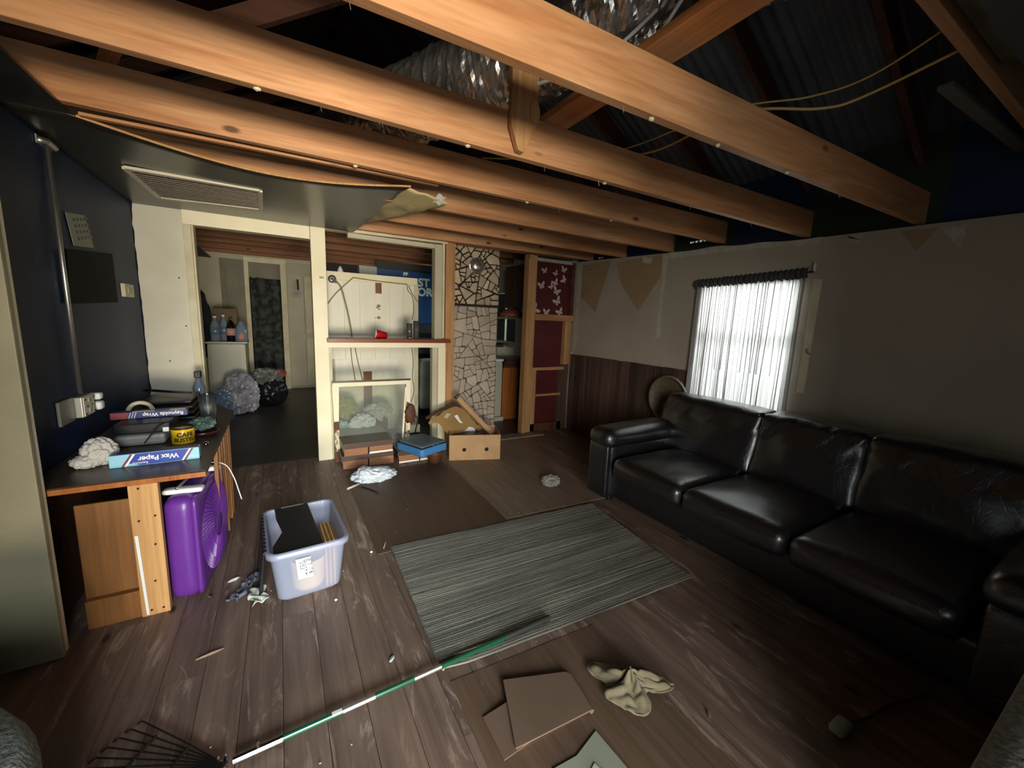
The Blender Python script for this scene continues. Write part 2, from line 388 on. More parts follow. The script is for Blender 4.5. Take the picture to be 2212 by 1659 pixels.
def text(name, body, size, mat, parent, loc, xdir, ydir, extrude=.0008, align='LEFT', shear=0, bold=0):
    cu = bpy.data.curves.new(name, 'FONT'); cu.body = body; cu.size = size; cu.extrude = extrude; cu.align_x = align; cu.shear = shear; cu.offset = bold
    t = bpy.data.objects.new(name+'_tmp', cu); COL.objects.link(t)
    dg = bpy.context.evaluated_depsgraph_get(); me = bpy.data.meshes.new_from_object(t.evaluated_get(dg))
    bpy.data.objects.remove(t); bpy.data.curves.remove(cu)
    x = Vector(xdir).normalized(); y = Vector(ydir).normalized(); z = x.cross(y)
    off = Vector((0, 0, 0)); q = parent
    while q is not None: off += q.location; q = q.parent
    me.transform(Matrix.Translation(Vector(loc)-off)@Matrix((x, y, z)).transposed().to_4x4())
    me.materials.clear(); me.materials.append(mat)
    o = bpy.data.objects.new(name, me); COL.objects.link(o); o.parent = parent; return o
def lerp(a, b, t): return a+(b-a)*t

# ================================================================== SETTING
ST = 'structure'
XR = 3.5          # inner face of the right wall
# floor: individual boards where they can be told apart
fl = T('floor', 'worn dark brown board floor of the front room', 'floor', (1.2, 2.0, 0), kind=ST)
MB().box((-2.6, -3.2, -.06), (3.7, 4.55, -.022)).build('subfloor', M_black, fl)
bw = .142; n = 0; xs = -1.05
while xs < 3.5:
    cuts = [-1.0, 1.0+((n*37) % 100)/55.0, 4.5]
    for a, b in zip(cuts[:-1], cuts[1:]):
        MB().box((xs+.001, a+.0002, -.022), (min(xs+bw, 3.5)-.001, b-.0002, -.0005*((n*7) % 3))).build('floor_board', M_floor, fl)
    xs += bw; n += 1
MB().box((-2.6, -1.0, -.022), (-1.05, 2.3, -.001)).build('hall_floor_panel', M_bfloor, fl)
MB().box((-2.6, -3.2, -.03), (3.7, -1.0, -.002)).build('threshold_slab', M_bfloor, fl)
# thin hardboard sheets laid on the boards
MB().box((.47, 2.42, 0), (1.425, 3.86, .005)).build('hardboard_sheet', M_hard, fl, .001)['label'] = 'dark brown hardboard sheet'
p = [(1.43, 2.47), (2.40, 2.42), (2.66, 4.28), (1.47, 4.32)]
MB().prism(p, 2, 0, .006).build('hardboard_sheet', M_hardl, fl, .001)['label'] = 'pale scuffed hardboard sheet'
MB().prism([(.53, .35), (1.30, .35), (1.30, 1.33), (.55, 1.36)], 2, 0, .002).build('hardboard_sheet', wood('worn_sheet', '#5f4b3a', '#6f5a48', 1, .55, knots=False, vary=.02, scuff='#8a7460', scuff_lo=.62), fl)['label'] = 'brown sheet under the cardboard'
MB().box((2.3, 4.25, 0), (3.0, 4.42, .02)).build('threshold_board', M_hardl, fl, .003)
fb = T('floor.001', 'dark floor of the room behind the partition', 'floor', (1.2, 6.8, 0), kind=ST)
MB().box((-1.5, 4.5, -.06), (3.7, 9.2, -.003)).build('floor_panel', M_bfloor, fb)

# --- left wall, navy
wl = T('wall_left', 'navy painted wall on the left', 'wall', (-1.03, 3.4, 0), kind=ST)
MB().box((-1.08, 2.25, 0), (-.98, 4.5, 2.36)).build('wall_panel', M_blue, wl)
# ragged paint edge and crack line at top
vs = [(4.44, 2.30)]
rag = [(4.44-.018-.012*abs(N.noise(Vector((z*9, 0, 0))))-.006*N.noise(Vector((z*40, 3, 0))), z) for z in [2.3-.05*i for i in range(30)]]
M_casing = plain('shaded_cream_paint', '#857d62', .6, c2='#938a6c', scale=3, bmp=.1)  # cream darkened so the casing's colour carries the shade at the left
jt = T('trim_1', 'cream door casing at the left edge, floor to ceiling', 'door casing', (-.94, 2.2, 0), kind=ST)
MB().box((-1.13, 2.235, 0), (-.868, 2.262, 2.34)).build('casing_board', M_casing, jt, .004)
MB().box((-1.10, 2.262, 0), (-.872, 2.30, 2.34)).build('jamb_board', M_creamd, jt, .003)
bb = box1('baseboard_left', (-.979, 2.30, 0), (-.955, 2.50, .12), M_creamd, bevel=.003); tag(bb, 'short cream baseboard between casing and counter', 'baseboard', kind=ST)
# hall beyond the left opening
wh = T('wall_hall', 'dark hall beyond the left opening', 'wall', (-2.5, .6, 0), kind=ST)
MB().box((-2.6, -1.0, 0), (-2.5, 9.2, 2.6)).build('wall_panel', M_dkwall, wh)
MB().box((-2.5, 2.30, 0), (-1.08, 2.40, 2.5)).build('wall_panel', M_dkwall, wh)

# --- far partition (y = 4.40 .. 4.50)
Y0, Y1 = 4.40, 4.50
wf = T('wall_far', 'half opened partition with door opening, pass-through and bare studs', 'wall', (1.2, 4.45, 0), kind=ST)
o = MB()
edge = [(-.975+.010*N.noise(Vector((z*8, 1, 0)))+.012*N.noise(Vector((z*31, 4, 0))), z) for z in [i*.055 for i in range(43)]]
o.prism([(-.66, 0)]+[(-.66, 2.36)]+edge[::-1], 1, Y0, Y0+.012)
o.build('white_panel', M_white, wf)
MB().box((-.98, Y0+.012, 0), (-.66, Y1, 2.36)).build('wall_core', M_blue, wf)
for z, x in ((1.75, -.72), (1.35, -.70), (1.05, -.83)):
    MB().lathe([(.006, 0), (.006, .002)], (x, Y0-.001, z), 8, Matrix.Rotation(pi/2, 3, 'X')).build('nail_hole', M_black, wf)
tr = T('trim_2', 'cream casing around the tall doorway in the far partition', 'door casing', (-.15, 4.42, 0), kind=ST)
MB().box((-.665, Y0-.02, 2.19), (.28, Y0, 2.325)).build('head_casing', M_cream, tr, .003)
MB().box((-.665, Y0-.014, 0), (-.612, Y0+.002, 2.19)).build('side_casing', M_creamd, tr, .003)
MB().box((-.612, Y0, 0), (-.597, Y1+.01, 2.19)).build('jamb_board', M_creamd, tr, .002)
MB().box((-.612, Y0, 2.19), (.285, Y1+.01, 2.205)).build('jamb_board', M_creamd, tr, .002)
MB().box((.283, Y0-.03, 0), (.412, Y1, 2.345)).build('post_board', M_cream, tr, .004)
MB().box((.35, Y0-.048, 1.835), (.385, Y0-.03, 1.850)).build('latch_plate', M_rake, tr)
for k in range(3): MB().box((.353+k*.011, Y0-.051, 1.839), (.360+k*.011, Y0-.048, 1.846)).build('latch_hole', M_wplas, tr)
# pass-through framing
pt = T('trim_3', 'pale framing boards around the pass-through', 'trim', (1.0, 4.42, 0), kind=ST)
MB().hexa([(.412, Y0-.015, 2.30), (1.66, Y0-.015, 2.315), (1.66, Y1, 2.315), (.412, Y1, 2.30), (.412, Y0-.015, 2.345), (1.66, Y0-.015, 2.36), (1.66, Y1, 2.36), (.412, Y1, 2.345)]).build('top_rail', M_creamd, pt, .003)
MB().box((.62, Y0+.01, 2.255), (1.60, Y1-.01, 2.30)).build('inner_rail', M_dirty, pt, .002)
MB().box((1.515, Y0-.005, 1.25), (1.60, Y1, 2.30)).build('side_post', M_dirty, pt, .003)
MB().box((1.60, Y0-.02, 1.27), (1.625, Y1, 2.32)).build('side_post', M_creamd, pt, .003)
MB().box((.40, Y0-.022, 1.165), (1.64, Y0+.02, 1.222)).build('shelf_rail', M_cream, pt, .003)
MB().box((.395, Y0-.02, 0), (.44, Y0+.05, 1.165)).build('leg_board', M_creamd, pt, .003)
MB().box((1.555, Y0-.022, 0), (1.645, Y0+.02, 1.165)).build('leg_board', M_cream, pt, .003)
MB().box((1.50, Y0+.02, 0), (1.56, Y1, 1.165)).build('leg_board', M_dirty, pt, .003)
sh = box1('shelf', (.395, 4.30, 1.222), (1.675, 4.62, 1.262), wood('shelf_wood', '#7a3a22', '#93492c', 0, .35, knots=False), bevel=.004)
tag(sh, 'red-brown wooden shelf board across the pass-through', 'shelf')
# bare studs
def stud(x0, x1, z0, z1, y0=Y0, y1=Y1, mat=None, nm='stud'):
    MB().box((x0, y0, z0), (x1, y1, z1)).build(nm, mat or M_joist_z, wf, .003)
stud(1.645, 1.725, 0, 2.36); stud(1.725, 1.765, 0, 2.36, Y0+.02, Y1+.1)
stud(2.735, 2.80, 0, 2.33, Y0-.01); stud(2.80, 2.875, 0, 2.33, Y0+.01)
stud(2.875, 2.95, 0, .86, Y0+.03)
stud(3.375, 3.47, .93, 1.53, Y0+.01, mat=M_joist_z); stud(3.45, 3.5, 1.5, 2.30, Y0+.02, mat=M_rafter)
stud(3.33, 3.48, 0, .93, Y0+.03, mat=M_wains)
stud(2.875, 3.5, 1.52, 1.60, Y0+.005, Y1, M_joist, 'rail'); stud(2.875, 3.40, .855, .895, Y0+.02, Y1, M_joist, 'rail')
stud(2.94, 3.36, .50, .53, Y0+.02, Y1, M_joist, 'rail'); stud(2.875, 3.4, 0, .12, Y0+.03, Y1, M_darkcab, 'rail')
MB().box((2.86, Y1-.02, 0), (3.5, Y1+.03, 2.32)).build('red_panel', M_red, wf)
MB().box((2.875, Y0+.06, 1.60), (3.46, Y0+.07, 2.285)).build('red_panel', M_red, wf)
MB().box((2.875, Y0+.03, 2.27), (3.46, Y0+.06, 2.31)).build('top_strip', M_spack, wf)
MB().box((1.6, Y0-.01, 2.34), (3.5, Y1, 2.37)).build('top_plate', M_joist, wf)
# butterflies on the red panel
def butterfly(x, z, s, a):
    g = MB(); yy = Y0+.0575
    s *= 1.55
    for sg in (-1, 1):
        for pts in (((0, -.05), (.25, .05), (.75, .05), (1.0, .45), (.95, .85), (.6, .80), (.2, .45), (0, .15)), ((0, .05), (.3, 0), (.6, -.12), (.62, -.5), (.35, -.75), (.12, -.5), (0, -.2))):
            q = [Vector((cos(a)*p[0]*sg-sin(a)*p[1], sin(a)*p[0]*sg+cos(a)*p[1]))*s for p in pts]
            if sg < 0: q = q[::-1]
            g.prism([(x+p.x, z+p.y) for p in q], 1, yy-.002, yy+.003)
    o = g.build('butterfly_decal', M_butter, None); o['_'] = 0; del o['_']
    return o
bfs = [(3.02, 2.16, .028, .2), (3.20, 2.14, .026, .6), (3.33, 2.20, .03, -.3), (2.985, 1.97, .036, .3), (3.20, 2.02, .036, .5), (3.14, 1.97, .028, .9), (3.23, 1.91, .040, -.4), (3.34, 2.07, .033, 1.1), (3.25, 1.78, .042, .6), (3.08, 1.63, .034, 0), (3.30, 1.64, .038, .5), (2.90, 1.66, .045, -1.0)]
BFL = ['top left one', 'small faint one at the top centre', 'one in the top right corner', 'paired one at the left middle', 'upper one of the central cluster', 'small one left of the central cluster', 'large lower one of the central cluster', 'one at the upper right edge', 'large tilted one right of centre, below the cluster', 'one at the bottom centre', 'one at the bottom right', 'large one in the bottom left corner']
for i, (x, z, s_, a) in enumerate(bfs):
    o = butterfly(x, z, s_, a); o.name = 'butterfly_decal'
    c = Vector((x, Y0+.058, z)); o.data.transform(Matrix.Translation(-c)); o.location = c
    tag(o, 'pale butterfly cutout on the red panel, '+BFL[i], 'wall decal', 'butterfly cutouts on the red panel')

# --- right wall with the window
wr = T('wall_right', 'grey plastered wall on the right with window', 'wall', (3.55, 2.0, 0), kind=ST)
def rw(y0, y1, z0, z1f, mat=M_grey):
    zt0, zt1 = z1f if isinstance(z1f, tuple) else (z1f, z1f)
    MB().hexa([(XR, y0, z0), (XR+.12, y0, z0), (XR+.12, y1, z0), (XR, y1, z0), (XR, y0, zt0), (XR+.12, y0, zt0), (XR+.12, y1, zt1), (XR, y1, zt1)]).build('wall_panel', mat, wr)
top = lambda y: lerp(2.15, 2.315, min(1, max(0, (y-.5)/3.9)))
WY0, WY1, WZ0, WZ1 = 1.62, 2.46, .66, 1.90
rw(-1.0, WY0, 0, (top(-1), top(WY0))); rw(WY1, 4.5, 0, (top(WY1), top(4.5)))
rw(WY0, WY1, 0, WZ0); rw(WY0, WY1, WZ1, (top(WY0), top(WY1)))
# painted diamonds and joint compound patches, thin layers proud of the wall
def patch(nm, poly, mat, t=.0015, x=XR):
    return MB().prism(poly if isinstance(poly, list) else list(poly), 0, x-t, x+.001).build(nm, mat, wr)
def ragged(poly, amp=.012, sub=7, seed=0):
    out = []
    for i in range(len(poly)):
        a, b = Vector(poly[i]), Vector(poly[(i+1) % len(poly)]); d = b-a; nrm = Vector((-d.y, d.x)).normalized()
        for k in range(sub):
            t = k/sub; out.append(tuple(a+d*t+nrm*amp*N.noise(Vector((i*5.1+t*4, seed, 0)))*(2 if k else 0)))
    return out
patch('painted_diamond', [(4.27, 2.26), (3.74, 2.27), (3.97, 1.65), (4.28, 1.85)], M_tan)
patch('painted_diamond', [(3.66, 2.23), (2.985, 2.24), (2.99, 2.02), (3.255, 1.66), (3.55, 1.97)], M_tan)
patch('painted_diamond', [(1.10, 2.165), (.93, 2.16), (1.01, 2.03)], M_tan)
patch('compound_patch', ragged([(4.37, 2.29), (4.29, 2.25), (4.285, 1.9), (4.31, 1.55), (4.27, 1.3), (4.38, 1.1)], .02, seed=1), M_spack, .002)
patch('compound_patch', ragged([(2.985, 2.245), (2.91, 2.24), (2.93, 1.9), (2.93, 1.37), (2.985, 1.36), (2.965, 2.0)], .012, seed=2), M_spack, .002)
patch('compound_patch', ragged([(2.9, 2.255), (1.55, 2.20), (1.55, 2.15), (1.9, 2.17), (2.3, 2.185), (2.9, 2.19)], .018, 12, 3), M_spack, .002)
patch('compound_patch', ragged([(3.29, 2.24), (3.11, 2.235), (3.13, 2.16), (3.24, 2.18)], .02, 6, 4), M_spack, .0025)
patch('compound_patch', ragged([(1.40, 2.185), (1.28, 2.175), (1.33, 2.11)], .02, 6, 5), M_spack, .002)
patch('compound_patch', ragged([(.92, 2.16), (.80, 2.15), (.82, 2.02), (.86, 2.08)], .02, 6, 6), M_spack, .002)
MB().lathe([(.022, 0), (.022, .006), (.012, .006), (.012, 0)], (XR-.007, 4.10, 2.185), 14, Matrix.Rotation(pi/2, 3, 'Y')).build('cable_grommet', M_spack, wr)
# wainscot of reclaimed boards
y = 4.39
rr = random.Random(3)
while y > 2.55:
    w = rr.choice([.085, .10, .12, .14])
    MB().box((XR-.018-rr.random()*.008, y-w+.002, 0), (XR-.001, y-.002, 1.075+rr.random()*.006)).build('wainscot_board', M_wains, wr, .002, segs=1)
    y -= w
MB().box((XR-.02, 4.385, .86), (XR+.001, 4.40, 1.10)).build('torn_strip', M_spack, wr)

# window in the right wall
wn = T('window_1', 'window behind the sheer curtain in the right wall', 'window', (3.56, 2.04, WZ0), kind=ST)
for a, b in (((3.50, WY0, WZ0), (3.60, WY0+.03, WZ1)), ((3.50, WY1-.03, WZ0), (3.60, WY1, WZ1)), ((3.50, WY0, WZ1-.03), (3.60, WY1, WZ1)), ((3.485, WY0-.02, WZ0-.02), (3.60, WY1+.02, WZ0+.02))):
    MB().box(a, b).build('window_frame', M_creamd, wn, .002)
MB().box((3.55, WY0+.03, 1.42), (3.585, WY1-.03, 1.46)).build('sash_rail', M_creamd, wn, .002)
for za, zb in ((.69, 1.42), (1.46, 1.87)):
    MB().box((3.565, WY0+.03, za), (3.569, WY1-.03, zb)).build('pane', M_glass, wn)
MB().hexa([(3.484, 1.505, 1.03), (3.50, 1.505, 1.03), (3.50, 1.555, 1.03), (3.484, 1.555, 1.03), (3.484, 1.495, 1.89), (3.50, 1.495, 1.89), (3.50, 1.555, 1.90), (3.484, 1.555, 1.90)]).build('side_casing', M_creamd, wn, .002)
MB().box((3.492, 2.497, .93), (3.50, 2.525, 1.90)).build('side_casing', M_tan, wn, .002)
cu = T('curtain', 'sheer white gathered curtain with dark rod pocket over the right window', 'curtain', (3.45, 2.05, 1.0))
def cf(u, v):
    y = lerp(1.585, 2.505, u)+.010*N.noise(Vector((u*22, v*1.5, 0)))*(1-v)
    f = .014*sin(u*95+3.5*N.noise(Vector((u*7, v*.6, 2))))+.020*N.noise(Vector((u*24, v*.5, 5)))+.005*sin(u*210+5*N.noise(Vector((u*11, v*.5, 8))))
    return (3.452+f*(.55+.6*(1-v))-.012*(1-v), y, lerp(.72, 1.905, v)-.02*u*v)
g = MB().grid(cf, 420, 24); rp = random.Random(8)
for k in range(34):      # gathered pleats: the fabric lies double or triple there
    u0 = (k+rp.random()*.8)/34.5; w0 = rp.choice([.003, .004, .006, .010, .014]); sl_ = rp.uniform(-.015, .015); v0 = rp.choice([0, 0, 0, .35])
    for q in range(rp.choice([1, 1, 2])):
        def pf_(a, b, u0=u0, w0=w0, sl_=sl_, q=q, v0=v0):
            v = lerp(v0, 1, b); p = cf(min(1, max(0, u0+sl_*(1-v)+w0*a*(1.0-.45*v))), v); return (p[0]-.008-.005*q-.006*sin(pi*a), p[1], p[2])
        g.grid(pf_, 3, 16)
g.build('drape', M_curt, cu, smooth=True)
def hf(u, v):
    y = lerp(1.575, 2.515, u); f = .008*sin(u*150+3*N.noise(Vector((u*12, 0, 2))))
    return (3.448+f-.02*sin(v*pi), y, lerp(1.885, 1.965, v)+.005*sin(u*150+1)-.03*u+.015)
MB().grid(hf, 240, 6).build('rod_pocket', M_curth, cu, smooth=True)
MB().tube([(3.46, 1.545, 1.945), (3.46, 2.53, 1.93)], .007).build('curtain_rod', M_bplas, cu, smooth=True)
MB().lathe([(0, 0), (.014, .012), (.008, .03), (.014, .045), (0, .085)], (3.47, 1.55, 1.94), 10).build('finial', M_creamd, cu, smooth=True)
# other curtain tie-hook
hk = MB().tube([(3.485, 1.50, 1.335), (3.46, 1.50, 1.34), (3.455, 1.505, 1.36), (3.465, 1.51, 1.375)], .005).build('wall_hook', M_metal, None, smooth=True)
c = Vector((3.47, 1.505, 1.34)); hk.data.transform(Matrix.Translation(-c)); hk.location = c; tag(hk, 'small metal tie hook on the casing right of the curtain', 'hook')

# --- back walls that close the house
wb = T('wall_back', 'back wall with the open entrance behind the viewer', 'wall', (1.0, -1.05, 0), kind=ST)
for a, b in (((-2.6, -1.1, 0), (-.42, -1.0, 2.4)), ((.72, -1.1, 0), (3.62, -1.0, 2.4)), ((-.42, -1.1, 2.12), (.72, -1.0, 2.4))): MB().box(a, b).build('wall_panel', M_dkwall, wb)
gb = T('wall_gable', 'dark gable boards under the roof', 'wall', (.65, -1.05, 2.4), kind=ST)
RX, RZ, EX, EZ = .65, 4.42, 3.98, 2.44     # ridge and right eave
for y in (-1.1, 9.2): MB().prism([(-2.72, 2.38), (3.98, 2.38), (RX, RZ+.05)], 1, y, y+.1).build('gable_panel', M_black, gb)
w2 = T('wall_far_room', 'aged cream end wall of the room behind the partition', 'wall', (1.0, 9.05, 0), kind=ST)
MB().box((-1.6, 9.0, 0), (.72, 9.1, 2.6)).build('wall_panel', M_dirty, w2)
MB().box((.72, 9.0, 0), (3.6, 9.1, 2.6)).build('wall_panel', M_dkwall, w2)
w3 = T('wall_side_room', 'side walls of the room behind the partition', 'wall', (-1.3, 6.8, 0), kind=ST)
MB().box((-1.36, 4.5, 0), (-1.22, 9.0, 2.5)).build('wall_panel', M_dirty, w3)
KW = (5.95, 6.75, 1.14, 1.98)   # kitchen window
for a, b in (((XR, 4.5, 0), (XR+.1, KW[0], 2.6)), ((XR, KW[1], 0), (XR+.1, 9.1, 2.6)), ((XR, KW[0], 0), (XR+.1, KW[1], KW[2])), ((XR, KW[0], KW[3]), (XR+.1, KW[1], 2.6))):
    MB().box(a, b).build('wall_panel', M_dirty, w3)
w4 = T('window_2', 'bright kitchen window seen beside the stone column', 'window', (3.52, 6.35, 1.14), kind=ST)
MB().box((XR+.03, KW[0], KW[2]), (XR+.034, KW[1], KW[3])).build('pane', M_glass, w4)
for a, b in (((XR, KW[0]-.05, KW[2]-.04), (XR+.06, KW[1]+.05, KW[2])), ((XR-.01, KW[0]-.05, KW[2]), (XR+.06, KW[0], KW[3])), ((XR+.01, KW[0], 1.53), (XR+.05, KW[1], 1.56)), ((XR+.01, 6.36, KW[2]), (XR+.05, 6.385, KW[3]))):
    MB().box(a, b).build('window_frame', M_dirty, w4)

# --- ceiling: dark panel left in place at the left, opened elsewhere
ce = T('ceiling', 'remaining dark glossy ceiling panel sagging from the joists at the left', 'ceiling', (-.2, 3.4, 2.32), kind=ST)
def cp(u, v):
    x = lerp(-1.0, .76, u); fy = 2.62+.06*u; y = lerp(fy, 4.42, v)
    sag = .055*max(0, sin(pi*min(1, max(0, (x+.75)/1.5))))*(1-v)**2
    yy = y+(.20*sin(pi*min(1, max(0, (x+.75)/1.5))))*(1-v)**3*.6
    return (min(x, lerp(.78, .66, v)), yy, 2.318-sag-.01*v)
MB().grid(cp, 30, 16).build('panel_sheet', M_ceil, ce, smooth=True, solid=.01)
MB().box((-1.0, -1.0, 2.315), (-.75, 2.62, 2.327)).build('panel_sheet', M_ceil, ce)
MB().box((-2.6, -1.0, 2.40), (-1.0, 9.1, 2.41)).build('panel_sheet', M_dkwall, ce)
MB().box((-1.0, -1.0, 2.40), (3.5, .45, 2.41)).build('panel_sheet', M_dkwall, ce)  # unseen sheet added over the entrance end, keeps ground light out of the attic
def edge_fn(u): 
    p = cp(u, 0); return (p[0], p[1]-.002, p[2])
MB().tube([edge_fn(.15+.85*i/24) for i in range(25)], .006, 6).build('split_edge', M_plylt, ce)

# roof
rf = T('ceiling_roof', 'corrugated metal roof seen from below on dark rafters', 'roof', (RX, 4, RZ), kind=ST)
def corr(x0, z0, x1, z1):
    ys = [-1.15+i*.0127 for i in range(int(10.5/.0127))]
    vs = []; 
    for yv in ys:
        h = .009*sin(yv*2*pi/.076); vs += [(x0, yv, z0+h), (x1, yv, z1+h)]
    fs = [(2*i, 2*i+2, 2*i+3, 2*i+1) for i in range(len(ys)-1)]
    return MB().add(vs, fs)
sl = (RZ-EZ)/(EX-RX)
corr(RX, RZ+.12, EX+.25, EZ+.12-.25*sl).build('corrugated_sheet', M_roof, rf, smooth=True)
corr(RX, RZ+.12, -2.85, RZ+.12-(RX+2.85)*sl).build('corrugated_sheet', M_roof, rf, smooth=True)
# eave closure: painted rim boards with vent gaps
eb = T('trim_4', 'blue and green rim boards above the right wall', 'rim board', (3.66, 2.0, 2.2), kind=ST)
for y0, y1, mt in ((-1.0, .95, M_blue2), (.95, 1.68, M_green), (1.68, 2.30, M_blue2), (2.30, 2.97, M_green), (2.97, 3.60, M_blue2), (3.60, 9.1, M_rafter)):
    zt = 2.79
    if y0 in (2.30, 3.60):
        hy = 2.58 if y0 == 2.30 else 4.03; cnt = 4 if y0 == 2.30 else 2; hz0, hz1 = 2.335, 2.352
        MB().box((3.62, y0, 2.1), (3.64, y1, hz0)).build('rim_board', mt, eb)
        MB().box((3.62, y0, hz1), (3.64, y1, zt)).build('rim_board', mt, eb)
        MB().box((3.62, y0, hz0), (3.64, hy, hz1)).build('rim_board', mt, eb)
        MB().box((3.62, hy+cnt*.045, hz0), (3.64, y1, hz1)).build('rim_board', mt, eb)
        for k in range(cnt-1): MB().box((3.62, hy+.03+k*.045, hz0), (3.64, hy+.045+k*.045, hz1)).build('rim_board', mt, eb)
    else: MB().box((3.62, y0, 2.1), (3.64, y1, zt)).build('rim_board', mt, eb)

# ================================================================== ROOF TIMBERS
yL = [1.315, 1.955, 2.565, 3.17, 3.78, 4.41]; yR = [1.05, 1.69, 2.38, 2.94, 3.60, 4.18]; zR = [2.20, 2.22, 2.27, 2.262, 2.28, 2.31]
order = ['nearest', 'second nearest', 'third', 'fourth', 'fifth', 'farthest']
for i in range(6):
    t = T('ceiling_joist', f'{order[i]} bare orange-brown ceiling joist of the front room', 'joist', (1.2, (yL[i]+yR[i])/2, 2.3), 'bare ceiling joists of the front room')
    a = Vector((-1.05, yL[i]-.02, 2.33)); b = Vector((3.56, yR[i]-.02, zR[i]))
    d = (b-a).normalized(); hgt = .19; n_ = 14; vs = []
    for k in range(n_+1):
        q = a+(b-a)*(k/n_); jx = .002*N.noise(Vector((k*.7, i*9, 0)))
        for (dy, dz) in ((-.021+jx, 0), (.021+jx, 0), (.021+jx, hgt), (-.021+jx, hgt)): vs.append(q+Vector((0, dy, dz+jx)))
    fs = [(0, 3, 2, 1), (4*n_, 4*n_+1, 4*n_+2, 4*n_+3)]+[(4*k+e, 4*k+(e+1) % 4, 4*(k+1)+(e+1) % 4, 4*(k+1)+e) for k in range(n_) for e in range(4)]
    bo = MB().add(vs, fs).build('beam', M_joist, t, .003)
    rj = random.Random(i+20)
    if i < 3:
        for k in range(7):
            u = .15+.7*rj.random(); q = a+(b-a)*u
            MB().tube([q+Vector((0, -.005+.01*rj.random(), -.001)), q+Vector((.004, -.006, -.018-.012*rj.random()))], .0012, 5).build('nail', M_metal, bo)
        for k in range(3):
            u = .2+.6*rj.random(); q = a+(b-a)*u
            MB().blob(tuple(q+Vector((0, 0, -.004))), (.010, .008, .006), k+i, .5, 2, 2).build('plaster_crumb', M_creamd, bo)
# torn joist splinter line along the third joist (ledger)
lg = T('ledger_strip', 'splintered thin ledger strip under the third joist above the dark panel', 'timber strip', (0, 2.55, 2.31))
MB().beam((-.72, 2.615, 2.32), (.9, 2.56, 2.322), .03, .014).build('strip', M_joist, lg, .002)
for i in range(7):
    y = 4.93+.60*i
    t = T('ceiling_joist', f'{["nearest","second","third","fourth","fifth","sixth","last"][i]} dark old joist in the room behind the partition', 'joist', (1.1, y, 2.45), 'old joists of the room behind')
    MB().box((-1.22, y-.022, 2.455-.01*(i % 2)), (3.5, y+.022, 2.63)).build('beam', M_oldjoist, t, .003)
pc = T('ceiling_planks', 'brown boards laid over the joists of the room behind', 'ceiling boards', (1.1, 6.9, 2.63), kind=ST)
for k in range(16): MB().box((-1.22, 4.6+k*.28, 2.631), (3.5, 4.875+k*.28, 2.645)).build('plank', M_rafter, pc)
# rafters on both slopes
NUM = ['first', 'second', 'third', 'fourth', 'fifth', 'sixth', 'seventh', 'eighth', 'ninth', 'tenth', 'eleventh', 'twelfth', 'thirteenth', 'fourteenth', 'fifteenth', 'sixteenth']
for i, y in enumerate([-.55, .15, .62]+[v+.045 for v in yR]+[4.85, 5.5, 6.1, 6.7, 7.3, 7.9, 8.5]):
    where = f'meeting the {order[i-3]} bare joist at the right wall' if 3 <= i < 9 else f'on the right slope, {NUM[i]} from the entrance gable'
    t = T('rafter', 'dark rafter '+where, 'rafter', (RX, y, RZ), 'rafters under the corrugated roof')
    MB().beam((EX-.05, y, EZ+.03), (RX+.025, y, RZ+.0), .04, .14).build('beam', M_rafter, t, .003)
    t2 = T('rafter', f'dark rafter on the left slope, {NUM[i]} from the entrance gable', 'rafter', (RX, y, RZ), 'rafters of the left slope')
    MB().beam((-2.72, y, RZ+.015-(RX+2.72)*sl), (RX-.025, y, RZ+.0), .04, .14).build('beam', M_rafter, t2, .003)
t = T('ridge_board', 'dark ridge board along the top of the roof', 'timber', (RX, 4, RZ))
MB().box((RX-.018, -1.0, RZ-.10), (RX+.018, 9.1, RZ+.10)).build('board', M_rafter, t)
# strongback lying across the joists, running away from the viewer
t = T('strongback_beam', 'orange timber lying across the joist tops toward the upper edge', 'timber', (1.32, 1.5, 2.52))
MB().beam((1.31, 2.02, 2.548), (1.34, .20, 2.555), .15, .04).build('beam', M_joist_y, t, .004)
t = T('web_brace', 'pointed vertical timber nailed to the second joist', 'timber brace', (1.03, 1.77, 2.29))
MB().prism([(.955, 2.85), (1.11, 2.85), (1.10, 2.42), (1.037, 2.287), (1.005, 2.292), (.965, 2.39)], 1, 1.75, 1.787).build('brace_board', M_joist_z, t, .004)
MB().lathe([(.05, 0), (.05, .006), (0, .006)], (1.085, 1.75, 2.47), 16, Matrix.Rotation(pi/2, 3, 'X')@Matrix.Diagonal((.55, 1, 1))).build('sawn_knot', M_plylt, t)
t = T('diagonal_brace', 'dark diagonal roof brace rising behind the duct', 'timber brace', (.6, 2.2, 2.6))
MB().beam((-.3, 2.3, 2.6), (1.1, 2.25, 3.5), .04, .09).build('brace_board', M_rafter, t, .003)
t = T('diagonal_brace', 'dark diagonal roof brace at the upper left between first joists', 'timber brace', (-.6, 3.0, 2.6))
MB().beam((-.72, 2.9, 2.55), (-.3, 2.35, 3.2), .04, .09).build('brace_board', M_joist_y, t, .003)
t = T('ceiling_joist', 'high joist crossing the upper right corner of the view', 'joist', (2.3, .6, 2.52))
MB().box((1.2, .575, 2.52), (3.62, .615, 2.70)).build('beam', M_joist, t, .003)
t = T('scrap_board', 'long grey water-stained board fixed to the high joist at upper right', 'board', (2.1, .55, 2.52))
MB().hexa([(1.75, .52, 2.555), (2.50, .52, 2.56), (2.50, .57, 2.56), (1.75, .57, 2.555), (1.75, .52, 2.70), (2.55, .52, 2.70), (2.55, .57, 2.70), (1.75, .57, 2.70)]).build('board', plain('grey_board', '#7e7a68', .8, c2='#6a6656', scale=6), t, .003)
